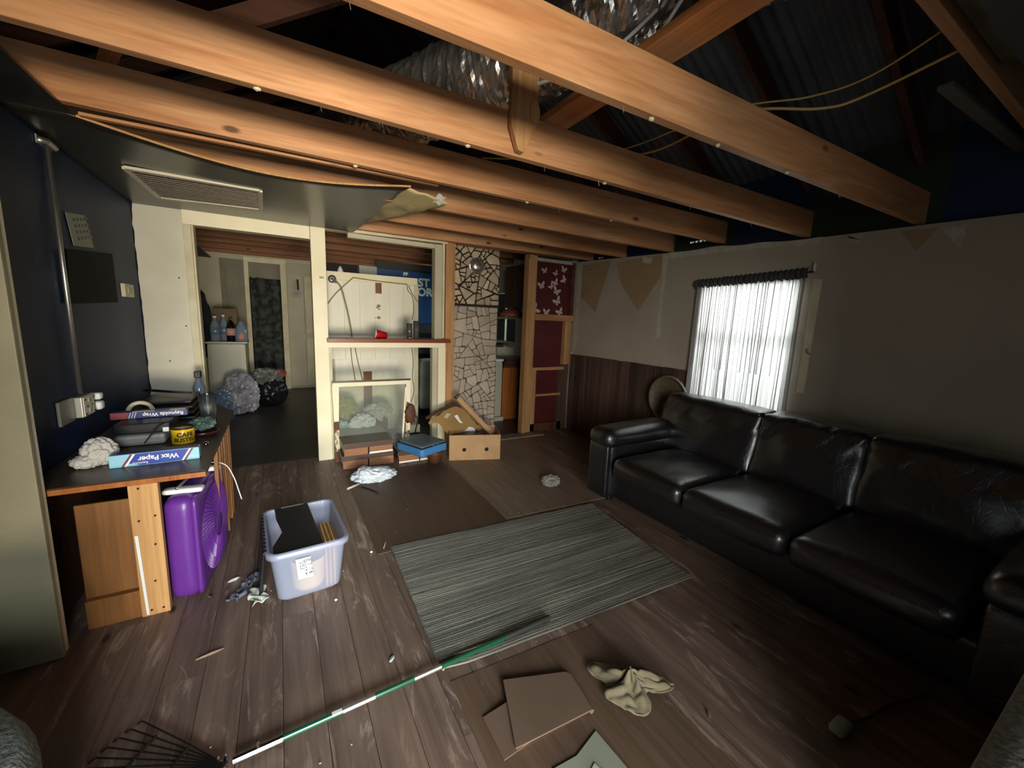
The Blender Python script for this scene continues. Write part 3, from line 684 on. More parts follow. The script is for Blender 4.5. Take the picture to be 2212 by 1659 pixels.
t = T('scrap_board', 'pale bare strip beyond the high joist at upper right', 'board', (2.8, .68, 2.5))
MB().beam((2.40, .70, 2.515), (3.5, .66, 2.515), .05, .02).build('board', plain('dull_board', '#5a564c', .8), t, .003)

# duct
dp = [Vector(q) for q in ((2.35, -.15, 3.0), (1.85, .55, 2.95), (1.36, 1.33, 2.86), (1.02, 2.15, 2.80), (.52, 3.15, 2.76), (.2, 4.35, 2.76))]
def spline(P, t):
    n = len(P)-1; f = min(t*n, n-1e-6); i = int(f); u = f-i
    p0, p1, p2, p3 = P[max(i-1, 0)], P[i], P[i+1], P[min(i+2, n)]
    return .5*((2*p1)+(p2-p0)*u+(2*p0-5*p1+4*p2-p3)*u*u+(3*p1-p0-3*p2+p3)*u**3)
dt = T('foil_duct', 'wrinkled silver foil flexible duct lying over the joists', 'air duct', (1.0, 1.9, 2.8))
g = MB(); nr, na = 300, 72; vs = []; last = None
for i in range(nr+1):
    t_ = i/nr; p = spline(dp, t_); d = (spline(dp, min(1, t_+.01))-spline(dp, max(0, t_-.01))).normalized()
    x = d.cross(Vector((0, 0, 1))).normalized(); y = x.cross(d)
    for k in range(na):
        a = 2*pi*k/na
        rad = .205+.014*N.noise(Vector((i*.045, cos(a)*1.2, sin(a)*1.2)))+.012*abs(N.noise(Vector((i*.28, cos(a)*1.3, sin(a)*1.3))))+.012*N.noise(Vector((i*.55, cos(a)*1.6, sin(a)*1.6)))+.008*N.noise(Vector((i*.9, cos(a)*5, sin(a)*5)))
        vs.append(p+(x*cos(a)+y*sin(a))*rad)
g.add(vs, [(i*na+k, i*na+(k+1) % na, (i+1)*na+(k+1) % na, (i+1)*na+k) for i in range(nr) for k in range(na)])
g.build('foil_sleeve', M_foil, dt)
for tt in (.335, .335+.02):
    pass
c = spline(dp, .62)
tg = MB().grid(lambda u, v: (.70+.085*u+.03*v, 2.20-.05*u+.17*v, 2.66-.02*u+.008*sin(u*5)), 6, 6).build('duct_label', M_tag, dt, solid=.002); tg['label'] = 'pale printed tag hanging from the duct'

# cables
def cable(name, pts, r, mat, label, n=40, cat='cable'):
    P = [Vector(p) for p in pts]; q = [spline(P, i/n) for i in range(n+1)]; c = q[0].copy()
    o = MB().tube([p-c for p in q], r, 7).build(name, mat, None, smooth=True); o.location = c; return tag(o, label, cat)
cable('electric_cable', [(1.90, 2.0, 2.535), (1.93, 1.72, 2.50), (2.0, 1.32, 2.55), (2.16, 1.04, 2.50), (2.20, .9, 2.50), (2.24, .62, 2.56)], .006, M_cable, 'thick yellow cable sagging between the first joists at right')
cable('electric_cable', [(1.80, 2.0, 2.54), (1.84, 1.80, 2.53), (1.96, 1.33, 2.56), (2.08, 1.05, 2.53), (2.13, .85, 2.54), (2.10, .60, 2.60)], .004, M_cable, 'thin yellow cable running above the thick one at right')
cable('electric_cable', [(1.02, 1.98, 2.63), (1.10, 1.75, 2.60), (1.22, 1.45, 2.60), (1.3, 1.2, 2.7)], .008, M_cablew, 'white cable over the second joist beside the duct')
cable('electric_cable', [(1.30, 1.32, 2.53), (1.26, 1.1, 2.62), (1.2, .8, 2.75), (1.15, .55, 2.9)], .007, M_cablew, 'pale cable rising from the nearest joist over the duct')
cable('electric_cable', [(1.18, 2.52, 2.53), (1.3, 2.35, 2.50), (1.5, 2.2, 2.50), (1.75, 2.02, 2.53)], .005, M_cable, 'short cable sagging between second and third joists')
# torn liner hanging at the end of the ceiling panel
def tornf(u, v):
    x = lerp(.70, 1.02+.10*v, u)+.02*N.noise(Vector((u*3, v*9, 1)))*u; y = lerp(2.70, 3.95, v)-(.35*v*(u)*1.2)
    x -= .28*v*u
    return (x, y, 2.312-.035*sin(u*pi*.9)*sin(pi*v)-.05*u*u*(1-v)+.012*N.noise(Vector((u*4, v*5, 0))))
tn = MB().grid(tornf, 20, 24).build('torn_liner', plain('torn_paper', '#c9b584', .75, c2='#9c8a5e', scale=5, lo=.5, hi=.72), None, smooth=True, solid=.004)
c = Vector((.85, 3.2, 2.31)); tn.data.transform(Matrix.Translation(-c)); tn.location = c
tag(tn, 'torn buff ceiling liner hanging beside the dark panel', 'torn paper')
tw = MB().grid(lambda u, v: (.93+.06*u, 2.66+.10*v, 2.295-.03*v+.01*sin(u*6)), 4, 4).build('paper_scrap', M_wplas, None, solid=.002)
c = Vector((.95, 2.7, 2.29)); tw.data.transform(Matrix.Translation(-c)); tw.location = c; tag(tw, 'small white scrap at the tip of the torn liner', 'paper scrap')

# ceiling vent
v = T('ceiling_vent', 'wide off-white return air grille in the dark ceiling panel', 'vent', (-.4, 3.6, 2.29))
Q = [Vector((-.745, 3.31, 2.296)), Vector((-.075, 3.27, 2.283)), Vector((-.09, 3.88, 2.292)), Vector((-.73, 4.02, 2.300))]
def bar(a, b, w=.035, h=.018, mat=M_vent, nm='frame'): MB().beam(a, b, w, h).build(nm, mat, v, .003)
bar(Q[0], Q[1], .045); bar(Q[1], Q[2], .03); bar(Q[2], Q[3], .035); bar(Q[3], Q[0], .03)
MB().hexa([Q[0]+Vector((0, 0, .004)), Q[1]+Vector((0, 0, .004)), Q[2]+Vector((0, 0, .004)), Q[3]+Vector((0, 0, .004))]+[q+Vector((0, 0, .012)) for q in Q]).build('filter', M_ventdk, v)
for k in range(1, 14):
    t_ = k/14; a = Q[0].lerp(Q[3], t_); b = Q[1].lerp(Q[2], t_); MB().beam(a-Vector((0, 0, .002)), b-Vector((0, 0, .002)), .004 if k % 3 else .009, .006).build('louver', M_ventw, v)
gr = MB()
for k in range(1, 50):
    t_ = k/50; gr.beam(Q[0].lerp(Q[1], t_)-Vector((0, 0, .001)), Q[3].lerp(Q[2], t_)-Vector((0, 0, .001)), .002, .003)
gr.build('mesh_wires', M_ventw, v)['kind'] = 'stuff'

# ================================================================== BIG OBJECTS
# ---- leather sofa along the right wall
so = T('sofa', 'glossy black leather three-seat sofa along the right wall under the window', 'sofa', (2.85, 1.28, 0))
def rb(nm, lo, hi, r, par, mat=M_leather, n=12, **k): return MB().rbox(lo, hi, r, n, **k).build(nm, mat, par, smooth=True, weld=True)
rb('base', (2.36, .06, .06), (3.42, 2.50, .31), .03, so)
for s_ in ((2.42, .12), (2.42, 2.40), (3.35, .12), (3.35, 2.40)): MB().lathe([(.03, 0), (.035, .07)], (s_[0], s_[1], 0), 12).build('foot', M_bplas, so)
rb('back_frame', (3.10, .06, .25), (3.44, 2.50, .82), .05, so)
ys = [.30, .945, 1.59, 2.235]; yb = [.26, .93, 1.56, 2.42]
for k in range(3):
    a, b = ys[k], ys[k+1]
    c_ = rb('seat_cushion', (2.235, a+.004, .285), (3.05, b-.004, .452), .062, so, n=22, wob=.006, bulge=(.02, .004, .035), seed=k*3)
    MB().tube([(2.262, a+.03, .30), (2.262, b-.03, .30)], .005, 6).build('piping', M_leather, c_)
    # leaning back cushion
    a, b = yb[k], yb[k+1]
    g = MB().rbox((-.12, a-.006, 0), (.12, b+.006, .47), .042, 26, wob=.014, bulge=(.035, .008, .012), seed=k*5+1)
    for v_ in g.v:
        z = v_.z; 
        if z > .30: v_.z += .018*N.noise(Vector((v_.y*16+k*7, z*3, 1))); v_.x += .016*N.noise(Vector((v_.y*24+z*18, z*4, k)))
        v_.x += 3.06+.26*z; v_.z = z+.43-.0
    g.build('back_cushion', M_leather, so, smooth=True, weld=True)
for k, (a, b) in enumerate(((2.255, 2.515), (.04, .285))):
    rb('armrest', (2.27, a+.015, .08), (3.36, b-.015, .56), .03, so)
    o = rb('arm_pad', (2.225, a-.005, .50), (3.25, b+.005, .655), .072, so, n=16, wob=.005, bulge=(.01, 0, .02), seed=9+k)
    rb('arm_front', (2.235, a+.02, .09), (2.29, b-.02, .53), .02, so)
rb('piping', (3.02, 1.56, .865), (3.10, 1.60, .90), .015, so)

# ---- woven round tray / fan rim behind the sofa
rt = T('round_wicker_tray', 'round woven tray with ribbed rim standing behind the far sofa arm', 'tray', (3.36, 2.72, .60))
Mx = Matrix.Rotation(pi/2, 3, 'Y')@Matrix.Identity(3)
MB().lathe([(0, 0), (.17, .004), (.20, .02), (.215, .05), (.225, .05), (.21, .01), (.18, -.008), (0, -.008)], (3.37, 2.62, .79), 48, Matrix.Rotation(-pi/2, 3, 'Y')).build('tray_body', M_wicker, rt, smooth=True)
g = MB()
for k in range(90):
    a = 2*pi*k/90; c_ = Vector((3.345, 2.62+.222*cos(a), .79+.222*sin(a))); g.tube([c_+Vector((-.028, 0, 0)), c_+Vector((.0, .004*cos(a), .004*sin(a)))], .0035, 5)
g.build('rim_ribs', M_metal, rt)['kind'] = 'stuff'
for k in range(6): 
    R_ = .03+.03*k; MB().tube([(3.362, 2.62+R_*cos(a*pi/16), .79+R_*sin(a*pi/16)) for a in range(33)], .003, 5).build('woven_ring', M_wicker, rt)

# ---- rug
rg = T('striped_rug', 'grey ribbed striped rug in the middle of the floor', 'rug', (1.33, 1.9, .006))
C4 = [Vector((.565, 2.455)), Vector((2.20, 2.375)), (Vector((2.085, 1.335))), Vector((.535, 1.405))]
def rugp(u, v, h):
    p = C4[0].lerp(C4[1], u).lerp(C4[3].lerp(C4[2], u), v)
    wv = .004*N.noise(Vector((u*4, v*3, 0))); cur = .018*max(0, 1-u*14)*max(0, (v-.9)*10)
    return Vector((p.x+.004*N.noise(Vector((v*30, 0, 0))), p.y+.004*N.noise(Vector((u*8, v*20, 1))), .010+h+wv+cur))
nrb = 74; vs = []; nu = 40
rrg = random.Random(5)
for j in range(nrb):
    hh = .0018+.0016*rrg.random()
    for (t_, h) in ((.08, 0), (.3, hh), (.7, hh), (.92, 0)):
        for i in range(nu+1): vs.append(rugp(i/nu, (j+t_)/nrb, h))
nrow = nrb*4
g = MB().add(vs, [(r*(nu+1)+i, r*(nu+1)+i+1, (r+1)*(nu+1)+i+1, (r+1)*(nu+1)+i) for r in range(nrow-1) for i in range(nu)])
g.build('rug_pile', M_rug, rg, solid=.006)
MB().tube([rugp(i/30, 0, -.002) for i in range(31)], .006, 6).build('bound_edge', M_rug, rg)
MB().tube([rugp(0, i/20, -.002) for i in range(21)], .006, 6).build('bound_edge', M_rug, rg)

# ---- stone column
sc = T('stone_column', 'flagstone faced chimney column, black jointed above and pale below', 'column', (2.1, 4.85, 0))
MB().box((1.79, 4.615, 0), (2.43, 5.15, 1.66)).build('lower_mortar_bed', M_mortarl, sc)
MB().box((1.785, 4.60, 1.66), (2.435, 5.15, 2.44)).build('upper_mortar_bed', M_mortar, sc)
def clip(poly, p, nrm):
    out = []
    for i in range(len(poly)):
        a, b = poly[i], poly[(i+1) % len(poly)]; da, db = (a-p).dot(nrm), (b-p).dot(nrm)
        if da <= 0: out.append(a)
        if da*db < 0: out.append(a+(b-a)*(da/(da-db)))
    return out
def flagstones(x0, x1, z0, z1, amax, gap, yf, depth, seed, mat, hole=None):
    r = random.Random(seed)
    def areaof(p): return abs(sum(p[i].x*p[(i+1) % len(p)].y-p[(i+1) % len(p)].x*p[i].y for i in range(len(p))))/2
    todo = [[Vector((x0, z0)), Vector((x1, z0)), Vector((x1, z1)), Vector((x0, z1))]]; done = []
    while todo:
        p = todo.pop(); A = areaof(p)
        if A < amax*r.choice([.2, .4, .8, 1.2, 2.2]): done.append(p); continue
        c = sum(p, Vector((0, 0)))/len(p); c = c+(r.choice(p)-c)*r.uniform(0, .35)
        best = None
        for _ in range(6):
            a = r.uniform(0, pi); d = Vector((cos(a), sin(a))); n1 = Vector((-d.y, d.x)); A_, B_ = clip(p, c, n1), clip(p, c, -n1)
            if len(A_) < 3 or len(B_) < 3: continue
            def thin(q): 
                per = sum((q[i]-q[(i+1) % len(q)]).length for i in range(len(q))); return areaof(q)/per/per
            sc_ = min(thin(A_), thin(B_))
            if best is None or sc_ > best[0]: best = (sc_, A_, B_)
        if best: todo += [best[1], best[2]]
        else: done.append(p)
    for poly in done:
        c0 = sum(poly, Vector((0, 0)))/len(poly)
        src = list(poly)
        for i in range(len(src)):
            a, b = src[i], src[(i+1) % len(src)]; e = b-a
            if e.length < 1e-6: continue
            n_ = Vector((e.y, -e.x)).normalized()
            if (c0-a).dot(n_) > 0: n_ = -n_
            poly = clip(poly, a-n_*gap*r.uniform(.35, .75), n_)
            if len(poly) < 3: break
        # knock corners off
        if len(poly) >= 3:
            c0 = sum(poly, Vector((0, 0)))/len(poly)
            for q in list(poly):
                if r.random() < .55 and (q-c0).length > .02: d = (q-c0); poly = clip(poly, c0+d*r.uniform(.80, .93), d.normalized())
        if len(poly) < 3: continue
        if hole and (c0-Vector(hole[:2])).length < hole[2]*.75: continue
        cc = sum(poly, Vector((0, 0)))/len(poly); h = depth*r.uniform(.6, 1.25); sy = r.uniform(-.03, .03); sx = r.uniform(-.03, .03)
        inner = [cc+(q-cc)*.90 for q in poly]; n_ = len(poly)
        F = lambda q, dd: Vector((q.x, yf-dd+(q.x-cc.x)*sx+(q.y-cc.y)*sy, q.y))
        vs = [F(q, -.004) for q in poly]+[F(q, h*.75) for q in poly]+[F(q, h) for q in inner]
        fs = [tuple(range(2*n_, 3*n_))]
        for lv in (0, 1): fs += [(lv*n_+k, lv*n_+(k+1) % n_, (lv+1)*n_+(k+1) % n_, (lv+1)*n_+k) for k in range(n_)]
        MB().add(vs, fs).build('stone', mat, sc)
flagstones(1.79, 2.43, 1.675, 2.40, .0125, .013, 4.60, .020, 11, M_stone, (2.105, 2.14, .09))
flagstones(1.795, 2.425, .0, 1.655, .0170, .0065, 4.615, .012, 5, M_stonel)
g = MB().lathe([(0, .045), (.035, .042), (.065, .028), (.082, .006), (.092, .0), (.098, .0), (.098, -.01)], (2.105, 4.578, 2.14), 32, Matrix.Rotation(pi/2, 3, 'X'))
for v_ in g.v: v_.y += .006*N.noise(v_*28)
o = g.build('flue_cover', M_foil, sc, smooth=True); o['label'] = 'round crumpled silver flue cover'

# ---- counter at the left
ct = T('counter', 'dark topped wooden counter against the navy wall', 'counter', (-.66, 3.0, 0))
MB().prism([(-.975, 2.335), (-.345, 2.345), (-.345, 3.72), (-.56, 4.15), (-.975, 4.15)], 2, .70, .725).build('countertop', M_counter, ct, .003)
MB().box((-.975, 2.325, .697), (-.345, 2.337, .722)).build('front_edge', M_orange, ct, .002)
po = MB().box((-.648, 2.385, 0), (-.540, 2.425, .70)).build('front_post', M_plylt, ct, .003); po['label'] = 'raw lumber post with nail holes'
for (dx, z) in ((-.61, .66), (-.62, .50), (-.56, .515), (-.57, .37), (-.585, .18), (-.61, .03), (-.565, .03)):
    MB().lathe([(.005, 0), (.005, .002)], (dx, 2.384, z), 8, Matrix.Rotation(pi/2, 3, 'X')).build('nail_hole', M_black, po)
MB().box((-.845, 2.43, .12), (-.650, 2.445, .60)).build('plywood_panel', M_ply, ct, .002)
MB().box((-.84, 2.395, 0), (-.645, 2.43, .14)).build('kick_board', M_ply, ct, .002)
MB().hexa([(-.628, 2.378, .012), (-.618, 2.378, .012), (-.618, 2.384, .012), (-.628, 2.384, .012), (-.640, 2.378, .43), (-.628, 2.378, .43), (-.628, 2.384, .43), (-.640, 2.384, .43)]).build('white_strip', M_wplas, ct)
MB().box((-.975, 2.46, 0), (-.96, 4.1, .70)).build('side_panel', M_darkcab, ct)
MB().box((-.40, 3.0, 0), (-.385, 3.72, .70)).build('side_panel', M_darkcab, ct)
MB().box((-.95, 3.70, 0), (-.40, 3.715, .70)).build('end_panel', M_darkcab, ct)
for k in range(7):
    y = 2.74+.105*k+.02*(k % 2); z0 = (.28, .12, .06, .04, .10, .03, .03)[k]
    MB().hexa([(-.372, y, z0), (-.352, y, z0), (-.352, y+.028, z0), (-.372, y+.028, z0), (-.366, y, .695), (-.346, y, .695), (-.346, y+.028, .695), (-.366, y+.028, .695)]).build('side_slat', M_ply, ct, .002)

# ---- purple box fan under the counter
fn = T('box_fan', 'purple plastic box fan standing upside down under the counter', 'fan', (0, 0, 0))
g = MB().rbox((-.07, -.272, .008), (.062, .272, .56), .05, 14, bulge=(0, .004, .004)); g.build('housing', M_purple, fn, smooth=True, weld=True)
MB().rbox((.045, -.262, .018), (.075, .262, .55), .045, 12).build('front_bezel', M_purple, fn, smooth=True, weld=True)
dk = plain('dark_purple', '#2a1040', .6)
MB().lathe([(.235, 0), (.235, .003), (0, .003)], (.074, 0, .284), 40, Matrix.Rotation(pi/2, 3, 'Y')).build('fan_opening', dk, fn)
cc = Vector((.080, 0, .284))
for k in range(17):
    R_ = .075+.0102*k; bulge = .016*(1-(R_/.25)**2)
    MB().tube([cc+Vector((bulge, R_*cos(a*pi/24), R_*sin(a*pi/24))) for a in range(49)], .0019, 5, cap=False).build('grille_ring', M_purple, fn, smooth=True)
g = MB()
for k in range(60):
    a = 2*pi*k/60; g.tube([cc+Vector((.016*(1-(R_/.25)**2)+.001, R_*cos(a+(R_-.07)*2.2), R_*sin(a+(R_-.07)*2.2))) for R_ in (.07, .12, .18, .24)], .0028, 5)
g.build('grille_spokes', M_purple, fn)['kind'] = 'stuff'
MB().lathe([(0, .022), (.05, .02), (.072, .012), (.074, 0)], cc, 32, Matrix.Rotation(pi/2, 3, 'Y')).build('hub_cap', M_purple, fn, smooth=True)
for a in range(5):
    t0 = a*2*pi/5
    MB().add([Vector((.077, R_*cos(t0+w), .284+R_*sin(t0+w))) for R_, w in ((.06, 0), (.14, .15), (.225, .35), (.225, 1.0), (.14, .8), (.06, .5))], [(0, 1, 2, 3, 4, 5)]).build('blade', M_purple, fn)
for yy in (-.17, .14):
    MB().rbox((-.085, yy-.028, .556), (.085, yy+.028, .584), .012, 6).build('foot', M_wplas, fn, smooth=True, weld=True)
MB().tube([(-.02, -.20, .59), (0, -.05, .605), (0, .10, .605), (-.01, .18, .585)], .007, 8).build('handle', M_metal, fn, smooth=True)
P_ = [Vector(p) for p in ((0, .03, .60), (.05, .12, .61), (.10, .20, .56), (.125, .25, .46), (.14, .275, .36), (.15, .29, .29))]
MB().tube([spline(P_, i/30) for i in range(31)], .0035, 7).build('power_cord', M_wplas, fn, smooth=True)
fn.location = (-.452, 2.70, 0); fn.rotation_euler = (0, 0, radians(-7))

# ---- translucent tote with its contents
def mk_tote():
    mt, nt, b = new('frosted_plastic'); out = nt.nodes['Material Output']
    df = nd(nt, 'ShaderNodeBsdfDiffuse'); df.inputs[0].default_value = L('#c6d2ec')
    tl = nd(nt, 'ShaderNodeBsdfTranslucent'); tl.inputs[0].default_value = L('#c6d2ec')
    tr = nd(nt, 'ShaderNodeBsdfTransparent'); gl = nd(nt, 'ShaderNodeBsdfGlossy', i_Roughness=.3)
    a = nd(nt, 'ShaderNodeMixShader', i_0=.35); nt.links.new(df.outputs[0], a.inputs[1]); nt.links.new(tl.outputs[0], a.inputs[2])
    c_ = nd(nt, 'ShaderNodeMixShader', i_0=.68); nt.links.new(a.outputs[0], c_.inputs[1]); nt.links.new(tr.outputs[0], c_.inputs[2])
    e = nd(nt, 'ShaderNodeMixShader', i_0=.05); nt.links.new(c_.outputs[0], e.inputs[1]); nt.links.new(gl.outputs[0], e.inputs[2])
    nt.links.new(e.outputs[0], out.inputs[0]); return mt
M_tote = mk_tote()
to = T('storage_tote', 'frosted translucent plastic tote without lid standing on the boards', 'storage box', (0, 0, 0))
def rrect(hx, hy, r, n=7, notch=0):
    pts = []
    for cx, cy, a0 in ((hx-r, hy-r, 0), (-hx+r, hy-r, pi/2), (-hx+r, -hy+r, pi), (hx-r, -hy+r, 3*pi/2)):
        for k in range(n+1):
            a = a0+pi/2*k/n; pts.append((cx+r*cos(a), cy+r*sin(a)))
    return pts
def ring_wall(levels, n):
    g = MB(); vs = []; 
    for pts, z in levels: vs += [Vector((p[0], p[1], z)) for p in pts]
    L_ = len(levels); fs = [(l*n+k, l*n+(k+1) % n, (l+1)*n+(k+1) % n, (l+1)*n+k) for l in range(L_-1) for k in range(n)]
    return g.add(vs, fs)
lv = []
for t_ in (0, .05, .3, .6, .9, 1):
    z = .003+.297*t_; hx = lerp(.150, .180, t_); hy = lerp(.232, .268, t_)
    if t_ == 0: hx -= .012; hy -= .012
    lv.append((rrect(hx, hy, .045), z))
n_ = len(lv[0][0])
g = ring_wall(lv, n_); g.add([Vector((p[0], p[1], .004)) for p in lv[0][0]], [tuple(range(n_))])
g.build('tub', M_tote, to, smooth=False, solid=.003)
rim = [(rrect(.180, .268, .045), .298), (rrect(.194, .282, .055), .300), (rrect(.197, .285, .057), .292), (rrect(.196, .284, .056), .272)]
ring_wall(rim, n_).build('rim', M_tote, to, smooth=True, solid=.003)
MB().box((-.05, .286, .285), (-.03, .29, .305)).build('latch_gap', M_bplas, to)
for k in range(11): MB().box((-.202, -.22+k*.042, .285), (-.190, -.22+k*.042+.020, .304)).build('latch_tooth', M_bplas, to)
lb = MB().box((-.058, -.2575, .125), (.012, -.2555, .248)); 
for v_ in lb.v: v_.y += -.012*(v_.z-.125)/.12-.004; v_.x += .01*(v_.z-.125)/-.12
lb.build('price_label', M_wplas, to)
def lt(s, x, z, size, mt, name='label_text'): text(name, s, size, mt, to, (x, -.2650-.012*(z-.125)/.12+.0005, z), (1, 0, .05), (0, -.1, 1))
lt('USPK', -.052, .218, .026, M_textg); lt('3.90 m2', -.052, .198, .018, M_textg); lt('45x x6', -.050, .184, .012, M_textg); lt('R 10', -.025, .166, .018, M_textg); lt('$1991', -.025, .146, .016, M_textk); lt('----', -.035, .135, .014, M_texto)
to.location = (.065, 2.435, 0); to.rotation_euler = (0, 0, radians(3.5))
def place(o, loc, rz=0):
    o.location = loc; o.rotation_euler = (0, 0, rz); return o
bw_ = T('cream_bucket', 'round cream tub seen through the front of the frosted tote', 'bucket')
MB().lathe([(0, .002), (.070, 0), (.080, .02), (.088, .17), (.092, .175), (.090, .165), (.078, .03), (.0, .02)], (0, 0, 0), 32).build('bucket_body', plain('cream_plastic', '#ecca8a', .5), bw_, smooth=True)
place(bw_, (.075, 2.30, .010))
bl = T('tote_cover', 'black plastic lid lying tilted inside the frosted tote', 'lid')
g = MB().prism([(-.115, -.235), (.125, -.235), (.085, .235), (-.095, .235), (-.09, .12), (-.065, -.02), (-.115, -.14)], 2, -.007, .007)
for v_ in g.v: v_.z += .055*(v_.y+.235)/.47-.028
g.build('lid_panel', M_bplas, bl, .006)
MB().tube([(-.11, -.228, -.02), (.12, -.228, -.02)], .008, 8).build('lid_rim', M_bplas, bl)
for sx in (-1,): MB().beam((-.06, .225, .035), (.06, .228, .035), .012, .012).build('handle', M_rake, bl)
place(bl, (.022, 2.44, .285), radians(2))
wd = T('slatted_offcut', 'striped wooden slat offcut standing in the tote beside the black lid', 'wood piece')
for k in range(6): MB().box((-.030+k*.010, -.11, .0), (-.022+k*.010, .10, .27)).build('slat', M_plylt if k % 2 == 0 else M_ply, wd)
place(wd, (.182, 2.33, .012), radians(3))
hl = T('black_tray', 'black plastic tray leaning outside the tote on its left', 'tray')
MB().hexa([(-.02, -.20, 0), (0, -.20, 0), (0, .20, 0), (-.02, .20, 0), (.012, -.22, .27), (.022, -.22, .27), (.022, .24, .27), (.012, .24, .27)]).build('tray_panel', M_bplas, hl, .004)
place(hl, (-.155, 2.47, 0), radians(3))
fp = MB().grid(lambda u, v: (lerp(-.10, .12, u)+.02*sin(v*3), lerp(-.03, .03, v)+.015*N.noise(Vector((u*5, v*5, 0))), .02+.03*abs(N.noise(Vector((u*6, v*3, 2))))), 20, 8).build('foil_wrapper', plain('grey_film', '#6e727a', .18, bmp=.2, bscale=20), None, smooth=True, solid=.002)
place(fp, (-.235, 2.38, .0), radians(62)); tag(fp, 'dark shiny plastic wrapper strip left of the tote', 'wrapper')
fp2 = MB().grid(lambda u, v: (lerp(-.035, .035, u)+.012*sin(v*9), lerp(-.07, .07, v), .022+.02*abs(sin(u*5+v*7))), 10, 14).build('leaf_scrap', plain('pale_green_paper', '#b9c4ae', .6, c2='#d6dccb', scale=20), None, smooth=True, solid=.002)
place(fp2, (-.165, 2.275, .0), radians(10)); tag(fp2, 'crumpled pale green scrap at the tote left corner', 'paper scrap')

# ---- laminated boxes under the pass-through
def lam(label, x0, x1, y0, y1, z0, z1, tape=(0, 0), group='dark laminate boards in the pile'):
    t = T('laminate_box', label, 'box', ((x0+x1)/2, (y0+y1)/2, z0), group)
    h = z1-z0
    MB().box((x0, y0, z1-.02), (x1, y1, z1)).build('top_panel', M_lam, t, .003)
    MB().box((x0+.005, y0+.01, z0+.055*h/.14), (x0+.02, y1, z1-.02)).build('side_panel', M_lam, t)
    MB().box((x0, y0+.012, z1-.055), (x1, y0+.03, z1-.02)).build('front_rail', M_lam, t)
    mid = (x0+x1)/2
    for k, (a, b) in enumerate(((x0+.012, mid-.006), (mid+.006, x1-.004))):
        MB().box((a, y0+.002, z0), (b, y0+.10, z1-.05)).build('edge_block', M_lamedge, t, .002)
        if tape[k]: MB().box((a, y0-.001, z0), (b, y0+.05, z0+.018)).build('edge_tape', M_tape, t)
    MB().box((x0+.02, y0+.1, z0), (x1-.01, y1-.01, z1-.02)).build('core_board', M_lam, t)
lam('lower dark laminate box of the left pile under the pass-through', .455, .955, 4.00, 4.62, .006, .138)
lam('upper dark laminate box of the left pile with white edge tape', .468, .945, 3.99, 4.60, .14, .262, (0, 1))
lam('single dark laminate box below the blue case', .985, 1.44, 3.96, 4.5, .006, .135, (1, 1))
bc = T('blue_case', 'bright blue padded case with grey-blue lid on the laminate box', 'case')
MB().rbox((-.175, -.20, 0), (.175, .20, .09), .025, 10).build('case_body', M_bluebag, bc, smooth=True, weld=True)
MB().rbox((-.165, -.19, .088), (.165, .17, .112), .012, 8).build('case_lid', M_slate, bc, smooth=True, weld=True)
MB().tube([(-.165, -.19, .09), (.165, -.19, .09)], .007).build('zip_edge', M_bplas, bc); MB().tube([(-.165, -.19, .09), (-.165, .17, .09)], .007).build('zip_edge', M_bplas, bc)
for x in (-.02, .04): MB().box((x, -.205, .088), (x+.012, -.193, .096)).build('clasp', M_chrome, bc)
place(bc, (1.215, 3.90, .14), radians(24))

# ---- cardboard box with open flaps
cb = T('cardboard_box', 'open tan cardboard box with two round finger holes on the floor', 'box')
w_, d_, h_ = .55, .40, .275
for lo, hi in (((0, 0, 0), (w_, .005, h_)), ((0, d_-.005, 0), (w_, d_, h_)), ((0, 0, 0), (.005, d_, h_)), ((w_-.005, 0, 0), (w_, d_, h_))): MB().box(lo, hi).build('side_panel', M_card, cb)
MB().box((.004, .004, 0), (w_-.004, d_-.004, .004)).build('bottom_panel', M_cardin, cb)
for x in (.16, .40): MB().lathe([(.021, 0), (.021, .002)], (x, -.0005, .115), 18, Matrix.Rotation(pi/2, 3, 'X')).build('finger_hole', M_black, cb)
MB().box((.04, .03, .16), (w_-.13, d_-.05, .24)).build('dark_packing', M_bplas, cb, .02)
place(cb, (1.492, 3.835, 0.006), radians(-19))
cl = T('folded_carton', 'second flattened brown carton with white labels standing in the cardboard box', 'carton', (1.7, 3.99, .2))
def flat(nm, poly, y0, th, mat, par, lean=.18):
    g = MB().prism(poly, 1, y0, y0+th)
    for v_ in g.v: v_.y += (v_.z-.2)*lean
    return g.build(nm, mat, par)
flat('carton_panel', [(1.54, .24), (1.98, .13), (1.985, .21), (1.77, .47), (1.74, .50), (1.66, .535), (1.60, .53), (1.50, .495), (1.46, .455), (1.37, .43), (1.33, .39), (1.345, .36), (1.37, .375), (1.43, .38), (1.48, .33)], 4.0, .005, M_cardd, cl)
g = MB().beam((1.655, 4.03, .635), (2.03, 3.93, .225), .05, .055, (0, -1, .3)); g.build('carton_flap', M_card, cl)
g = MB().grid(lambda u, v: (lerp(1.34, 1.68, u), 4.09+.05*v+.03*(1-u), lerp(.40, .54, u)+.02*sin(u*3)+.012*v+.006*N.noise(Vector((u*9, v*3, 0)))), 10, 3).build('carton_flap', M_cardin, cl, solid=.004)
def q4(nm, pts, y0, mat):
    return flat(nm, pts, y0, .001, mat, cl)
q4('shipping_label', [(1.505, .425), (1.545, .415), (1.59, .46), (1.54, .47)], 3.998, M_paper2)
q4('barcode_label', [(1.685, .355), (1.725, .345), (1.665, .445), (1.625, .435)], 3.998, M_wplas)
